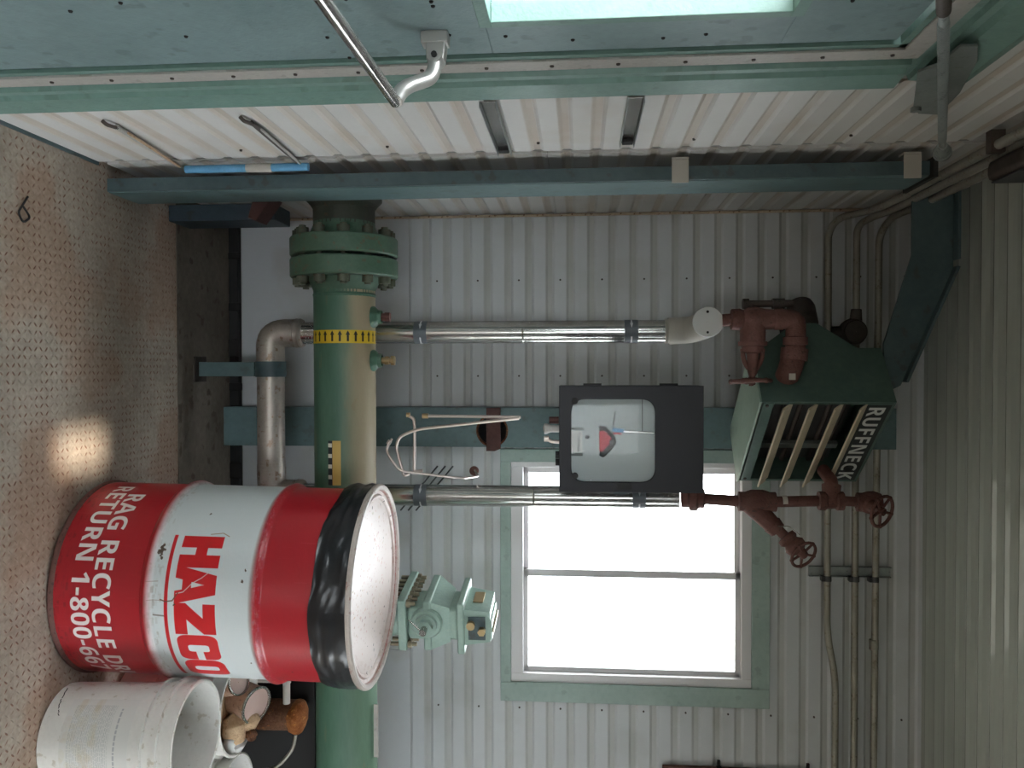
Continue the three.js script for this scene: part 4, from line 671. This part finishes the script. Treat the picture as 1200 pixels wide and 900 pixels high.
{
  const d = thing('steel_drum', 'red and white steel drum with block lettering and black plastic round its top', 'drum', [0.648, 0.0045, -2.468], 0);
  d.rotation.z = -0.018;
  const face = -Math.PI - 0.247;
  const hoop = y => [[DR, y - 0.02], [DR + 0.004, y - 0.014], [DR + 0.0105, y - 0.006], [DR + 0.0125, y], [DR + 0.0105, y + 0.006], [DR + 0.004, y + 0.014], [DR, y + 0.02]];
  part('body', lathe([[DR - 0.004, 0.0], [DR, 0.016], [DR, 0.15], ...hoop(0.288), [DR, 0.45], ...hoop(0.6), [DR, 0.75], [DR - 0.002, DHH]], 96, face), std({ map: wrap, roughness: 0.32, bumpMap: grain, bumpScale: 0.0002 }), d, { uv: true });
  part('bottom_rim', lathe([[0.27, 0.0], [DR + 0.003, 0.0], [DR + 0.006, 0.005], [DR + 0.005, 0.012], [DR, 0.017]], 72), M.rustDark, d);
  const sheet = lathe(Array.from({ length: 15 }, (_, i) => [0.3, 0.765 + i * 0.0072]), 160, 0, (u, y) => {
    const t = (y - 0.765) / 0.1008, a = u * 2; const hem = (fbm(u, 0.3, 9, 3, 501) - 0.5) * 0.034 - Math.sin(u * 6.28 * 2 + 0.6) * 0.006; const fold = fbm(u + y * 0.35, y * 3, 14, 4, 502) - 0.5;
    return [0.2945 + 0.011 * Math.abs(fold) * 2 + 0.004 * Math.sin(t * 3.14) + 0.008 * (fbm(u, t * 0.6, 28, 3, 503)), y + (1 - t) * hem];
  });
  part('plastic_sheet', mergeVertices(sheet), std({ color: 0x1b1c1f, roughness: 0.3, side: THREE.DoubleSide }), d, { label: 'crumpled black plastic sheet' });
  const lidTex = canvasTex(1024, 1024, (c, w, h) => {
    c.fillStyle = '#cdbdb6'; c.fillRect(0, 0, w, h);
    for (let i = 0; i < 900; i++) { const a = rnd() * 6.28, r = (0.5 - 0.14 * rnd() * rnd()) * w, x = w / 2 + Math.cos(a) * r, y = h / 2 + Math.sin(a) * r; c.fillStyle = `rgba(150,105,85,${rnd() * 0.16})`; c.beginPath(); c.ellipse(x, y, 4 + rnd() * 26, 3 + rnd() * 8, a + 1.57, 0, 7); c.fill(); }
    for (let i = 0; i < 500; i++) { const x = w * 0.42 + (rnd() + rnd() + rnd() - 1.5) * w * 0.4, y = h * 0.35 + (rnd() + rnd() - 1) * h * 0.5; c.fillStyle = `rgba(${140 + rnd() * 50},${95 + rnd() * 40},${80 + rnd() * 30},${0.2 + rnd() * 0.6})`; c.beginPath(); c.ellipse(x, y, 1 + rnd() * 6, 1 + rnd() * 11, rnd() * 0.6, 0, 7); c.fill(); }
    for (let i = 0; i < 60; i++) { c.fillStyle = `rgba(60,46,40,${0.4 + rnd() * 0.5})`; c.beginPath(); c.ellipse(rnd() * w, rnd() * h, 3 + rnd() * 8, 2 + rnd() * 6, rnd() * 3, 0, 7); c.fill(); }
  });
  const RR = 0.306;
  const lid = toCreasedNormals(new THREE.LatheGeometry([[0.0001, 0.8665], [0.1, 0.8655], [0.2, 0.862], [0.262, 0.8575], [0.266, 0.8635], [0.272, 0.8655], [0.277, 0.8605], [0.287, 0.861], [0.29, 0.872]].map(a => new THREE.Vector2(...a)), 96), 0.7);
  { const p = lid.attributes.position, u = lid.attributes.uv; for (let i = 0; i < p.count; i++) u.setXY(i, 0.5 + p.getX(i) / 0.6, 0.5 + p.getZ(i) / 0.6); }
  part('lid', lid, new THREE.MeshPhysicalMaterial({ map: lidTex, roughness: 0.42, ior: 1.5 }), d, { uv: true, label: 'pale scratched lid with rust specks' });
  part('clamp_ring', turned([0, 0.858, 0], [0, 1, 0], [[0.296, 0], [RR, 0.001], [RR + 0.002, 0.007], [RR + 0.001, 0.013], [RR - 0.004, 0.017], [0.294, 0.017], [0.289, 0.013]], 96), M.ringPaint ?? (M.ringPaint = painted(0xb9aea6, 0x8a5a50, 511, { amount: 0.5, rough: 0.35, rep: 4 })), d, { label: 'pinkish grey clamp ring' });
}

// ------------------------------------------------------------------ pails and the clutter in the corner by the drum
function pail(label, x, z, hgt, r, o = {}) {
  const p = thing('plastic_pail', label, 'pail', [x, 0, z], o.turn ?? 0);
  const rb = r - 0.014;
  const prof = [[0.001, 0.006], [rb - 0.012, 0.006], [rb - 0.006, 0], [rb, 0.004], [rb + 0.002, 0.02], [r - 0.004, hgt - 0.1], [r + 0.008, hgt - 0.098], [r + 0.008, hgt - 0.09], [r - 0.002, hgt - 0.088], [r - 0.001, hgt - 0.056], [r + 0.01, hgt - 0.054], [r + 0.01, hgt - 0.046], [r, hgt - 0.044], [r, hgt - 0.012], [r + 0.006, hgt - 0.01], [r + 0.006, hgt - 0.002], [r + 0.001, hgt], [r - 0.004, hgt - 0.003], [rb - 0.004, 0.014], [0.001, 0.012]];
  part('body', toCreasedNormals(new THREE.LatheGeometry(prof.map(a => new THREE.Vector2(...a)), 64), 0.6), M.pailWhite, p);
  return p;
}
{
  const p = pail('large empty white plastic pail in front of the drum, faded label on its side', 1.062, -2.262, 0.4, 0.152, {});
  const lab = canvasTex(1024, 512, (c, w, h) => {
    c.fillStyle = '#d6d5d0'; c.fillRect(0, 0, w, h);
    for (let i = 0; i < 26; i++) { const y = 150 + i * 12; c.fillStyle = `rgba(120,125,130,${0.18 + rnd() * 0.25})`; let x = 60; while (x < w - 80) { const l = 10 + rnd() * 44; c.fillRect(x, y, l, 5); x += l + 8; } }
    c.fillStyle = 'rgba(110,116,124,.4)'; let x = 90; while (x < 900) { const l = 14 + rnd() * 30; c.fillRect(x, 96, l, 14); x += l + 10; }
    for (let i = 0; i < 160; i++) { c.fillStyle = `rgba(190,170,130,${rnd() * 0.12})`; c.beginPath(); c.ellipse(rnd() * w, h * 0.5 + rnd() * h * 0.5, 20 + rnd() * 60, 8 + rnd() * 26, 0, 0, 7); c.fill(); }
  });
  part('label_sheet', (() => { const g = new THREE.CylinderGeometry(0.1475 + 0.0012, 0.1405 + 0.0012, 0.2, 40, 1, true, -1.1, 2.3); return g.translate(0, 0.17, 0); })(), std({ map: lab, roughness: 0.5 }), p, { uv: true, label: 'faded printed label' });
  part('scuff', [[-1.42, 0.3, 0.022], [-1.1, 0.22, 0.03], [-0.86, 0.12, 0.04]].flatMap(([a0, da, y0]) => tube(Array.from({ length: 7 }, (_, i) => { const a = a0 + da * i / 6; return [Math.sin(a) * 0.1395, y0 + i * 0.0012 + (rnd() - 0.5) * 0.004, Math.cos(a) * 0.1395]; }), 0.0017, 0.01, 5)), M.dark, p, { label: 'black scuff near the foot' });
  const q = pail('white plastic pail filled with junk standing behind the front pail', 1.125, -2.625, 0.37, 0.15);
  part('filling', turned([0, 0.3, 0], [0, 1, 0], [[0.13, 0], [0.142, 0.018], [0.1, 0.024], [0.001, 0.028]], 36), M.rag, q, { label: 'packed rags and dirt' });
  pail('white plastic pail cut off by the frame edge, beside the junk pail', 1.452, -2.63, 0.35, 0.15);
}
function can(label, pos, dir, r, hgt) {
  const c = thing('paint_can', label, 'can', pos); const d = V(...dir).normalize();
  part('body', turned([0, 0, 0], d, [[r * 0.9, 0], [r * 1.02, 0.003], [r, 0.008], [r, hgt - 0.006], [r * 1.03, hgt - 0.002]], 32), M.canBody ?? (M.canBody = painted(0xa98974, 0x7c5a48, 521, { amount: 0.7, rough: 0.5, rep: 6, vary: 26 })), c);
  part('rim', turned(d.clone().multiplyScalar(hgt - 0.004).toArray(), d, [[r * 0.93, 0.0], [r * 1.06, 0.0], [r * 1.08, 0.005], [r * 1.05, 0.009], [r * 0.95, 0.008], [r * 0.94, 0.004]], 32), M.steel, c);
  part('lid', turned(d.clone().multiplyScalar(hgt - 0.002).toArray(), d, [[r * 0.94, 0], [r * 0.88, 0.001], [0.001, 0.002]], 32), M.canLid ?? (M.canLid = std({ color: 0xc4aaa0, roughness: 0.45 })), c);
  return c;
}
can('small round paint can with a pale pink lid tilted on top of the junk pail', [1.105, 0.335, -2.665], [0.12, 0.9, 0.4], 0.058, 0.1);
can('second rusty tin with a pinkish side wedged between the junk pail and the drum', [1.04, 0.333, -2.6], [-0.25, 0.8, 0.35], 0.04, 0.06);
function lump(c, s, sd, detail = 4) {
  const g = new THREE.IcosahedronGeometry(1, detail), p = g.attributes.position, v = V();
  for (let i = 0; i < p.count; i++) { v.fromBufferAttribute(p, i); const k = 0.72 + 0.6 * (fbm((v.x + 1.3) / 3, (v.y + v.z * 0.7 + 2) / 5, 7, 3, sd)); p.setXYZ(i, v.x * s[0] * k, v.y * s[1] * k, v.z * s[2] * k); }
  g.deleteAttribute('normal'); g.deleteAttribute('uv'); const m = mergeVertices(g, 1e-4); m.computeVertexNormals(); return m.translate(...c);
}
solo('rag', 'crumpled beige rag lying on the junk pail beside the paint can', 'rag', [lump([1.19, 0.36, -2.61], [0.05, 0.042, 0.05], 531), lump([1.17, 0.4, -2.63], [0.034, 0.03, 0.034], 532)], M.rag);
solo('plastic_scrap', 'scrap of crumpled white plastic at the rim of the junk pail', 'scrap', [lump([1.232, 0.352, -2.59], [0.032, 0.026, 0.03], 541), lump([1.245, 0.372, -2.6], [0.022, 0.02, 0.022], 542)], M.white);
solo('rust_lump', 'small rusty brown lump lying on the rag in the junk pail', 'scrap', lump([1.213, 0.412, -2.615], [0.02, 0.018, 0.02], 551), M.rust);
{
  const p = thing('rusty_post', 'rusty brown stump with a frayed orange top standing under the green pipe', 'post', [1.318, 0, -3.02]);
  part('shaft', turned([0, 0, 0], [0, 1, 0], [[0.058, 0], [0.056, 0.1], [0.058, 0.3], [0.056, 0.42]], 24), M.rust, p);
  part('frayed_top', lump([0, 0.425, 0], [0.064, 0.034, 0.064], 561), M.rustTop ?? (M.rustTop = painted(0x8f5426, 0xc98440, 571, { amount: 0.9, rough: 0.95, rep: 6, vary: 40, bump: 0.003 })), p, { label: 'frayed orange top' });
}
{
  const k = thing('black_crate', 'black open crate standing under the green pipe against the back wall', 'crate', [1.62, 0.003, -3.24]);
  part('side', box(-0.47, -0.455, 0, 0.47, -0.13, 0.13, 0.003), M.rubber, k); part('side', box(0.455, 0.47, 0, 0.47, -0.13, 0.13, 0.003), M.rubber, k);
  part('front', box(-0.4545, 0.4545, 0, 0.46, 0.115, 0.13, 0.003), M.rubber, k); part('back', box(-0.4545, 0.4545, 0, 0.46, -0.13, -0.115, 0.003), M.rubber, k); part('bottom', box(-0.4545, 0.4545, 0.002, 0.015, -0.1145, 0.1145, 0.002), M.rubber, k);
  part('top_rim', box(-0.475, 0.475, 0.4705, 0.482, 0.1, 0.136, 0.003), M.clamp, k);
}
solo('pale_tube', 'pale stub of tube lying between the drum and the rusty stump', 'tube', [cyl([1.16, 0.3985, -2.98], [1.258, 0.3985, -2.98], 0.0135, 0.0135, 16), turned([1.16, 0.3985, -2.98], [1, 0, 0], [[0.014, 0], [0.017, 0.002], [0.017, 0.02], [0.014, 0.022]], 16), cyl([1.17, 0, -2.98], [1.17, 0.386, -2.98], 0.012, 0.012, 12)], M.paper);
solo('curved_hose', 'thin grey hose bending down to the floor beside the rusty stump', 'hose', tube([[1.385, 0.425, -3.0], [1.44, 0.415, -3.0], [1.52, 0.35, -3.0], [1.56, 0.01, -3.0]], 0.007, 0.08, 10), M.conduit);
{
  const r = thing('fibre_roll', 'tan rolled fibre sleeve leaning behind the pails at the frame edge', 'roll', [1.66, 0.0, -2.83]);
  part('sleeve', [turned([0.0, 0.05, 0], [-0.42, 0.85, -0.1], [[0.06, 0], [0.062, 0.02], [0.06, 0.33], [0.045, 0.35], [0.035, 0.352]], 28)], M.tan, r); part('liner', turned([-0.15, 0.353, -0.036], [-0.42, 0.85, -0.1], [[0.03, 0.002], [0.036, 0.004], [0.037, 0.006], [0.03, 0.008], [0.001, 0.006]], 24), M.dark, r);
}
solo('wire_loop', 'small bent wire loop lying on the bare floor near the door frame', 'wire', tube([[-0.44, 0.003, -2.1], [-0.415, 0.003, -2.13], [-0.395, 0.003, -2.1], [-0.42, 0.003, -2.08], [-0.47, 0.003, -2.12]], 0.0028, 0.012, 6), M.dark);

scene.traverse(o => { if (o.isMesh) { o.castShadow = true; o.receiveShadow = true; } });
renderer.render(scene, camera);
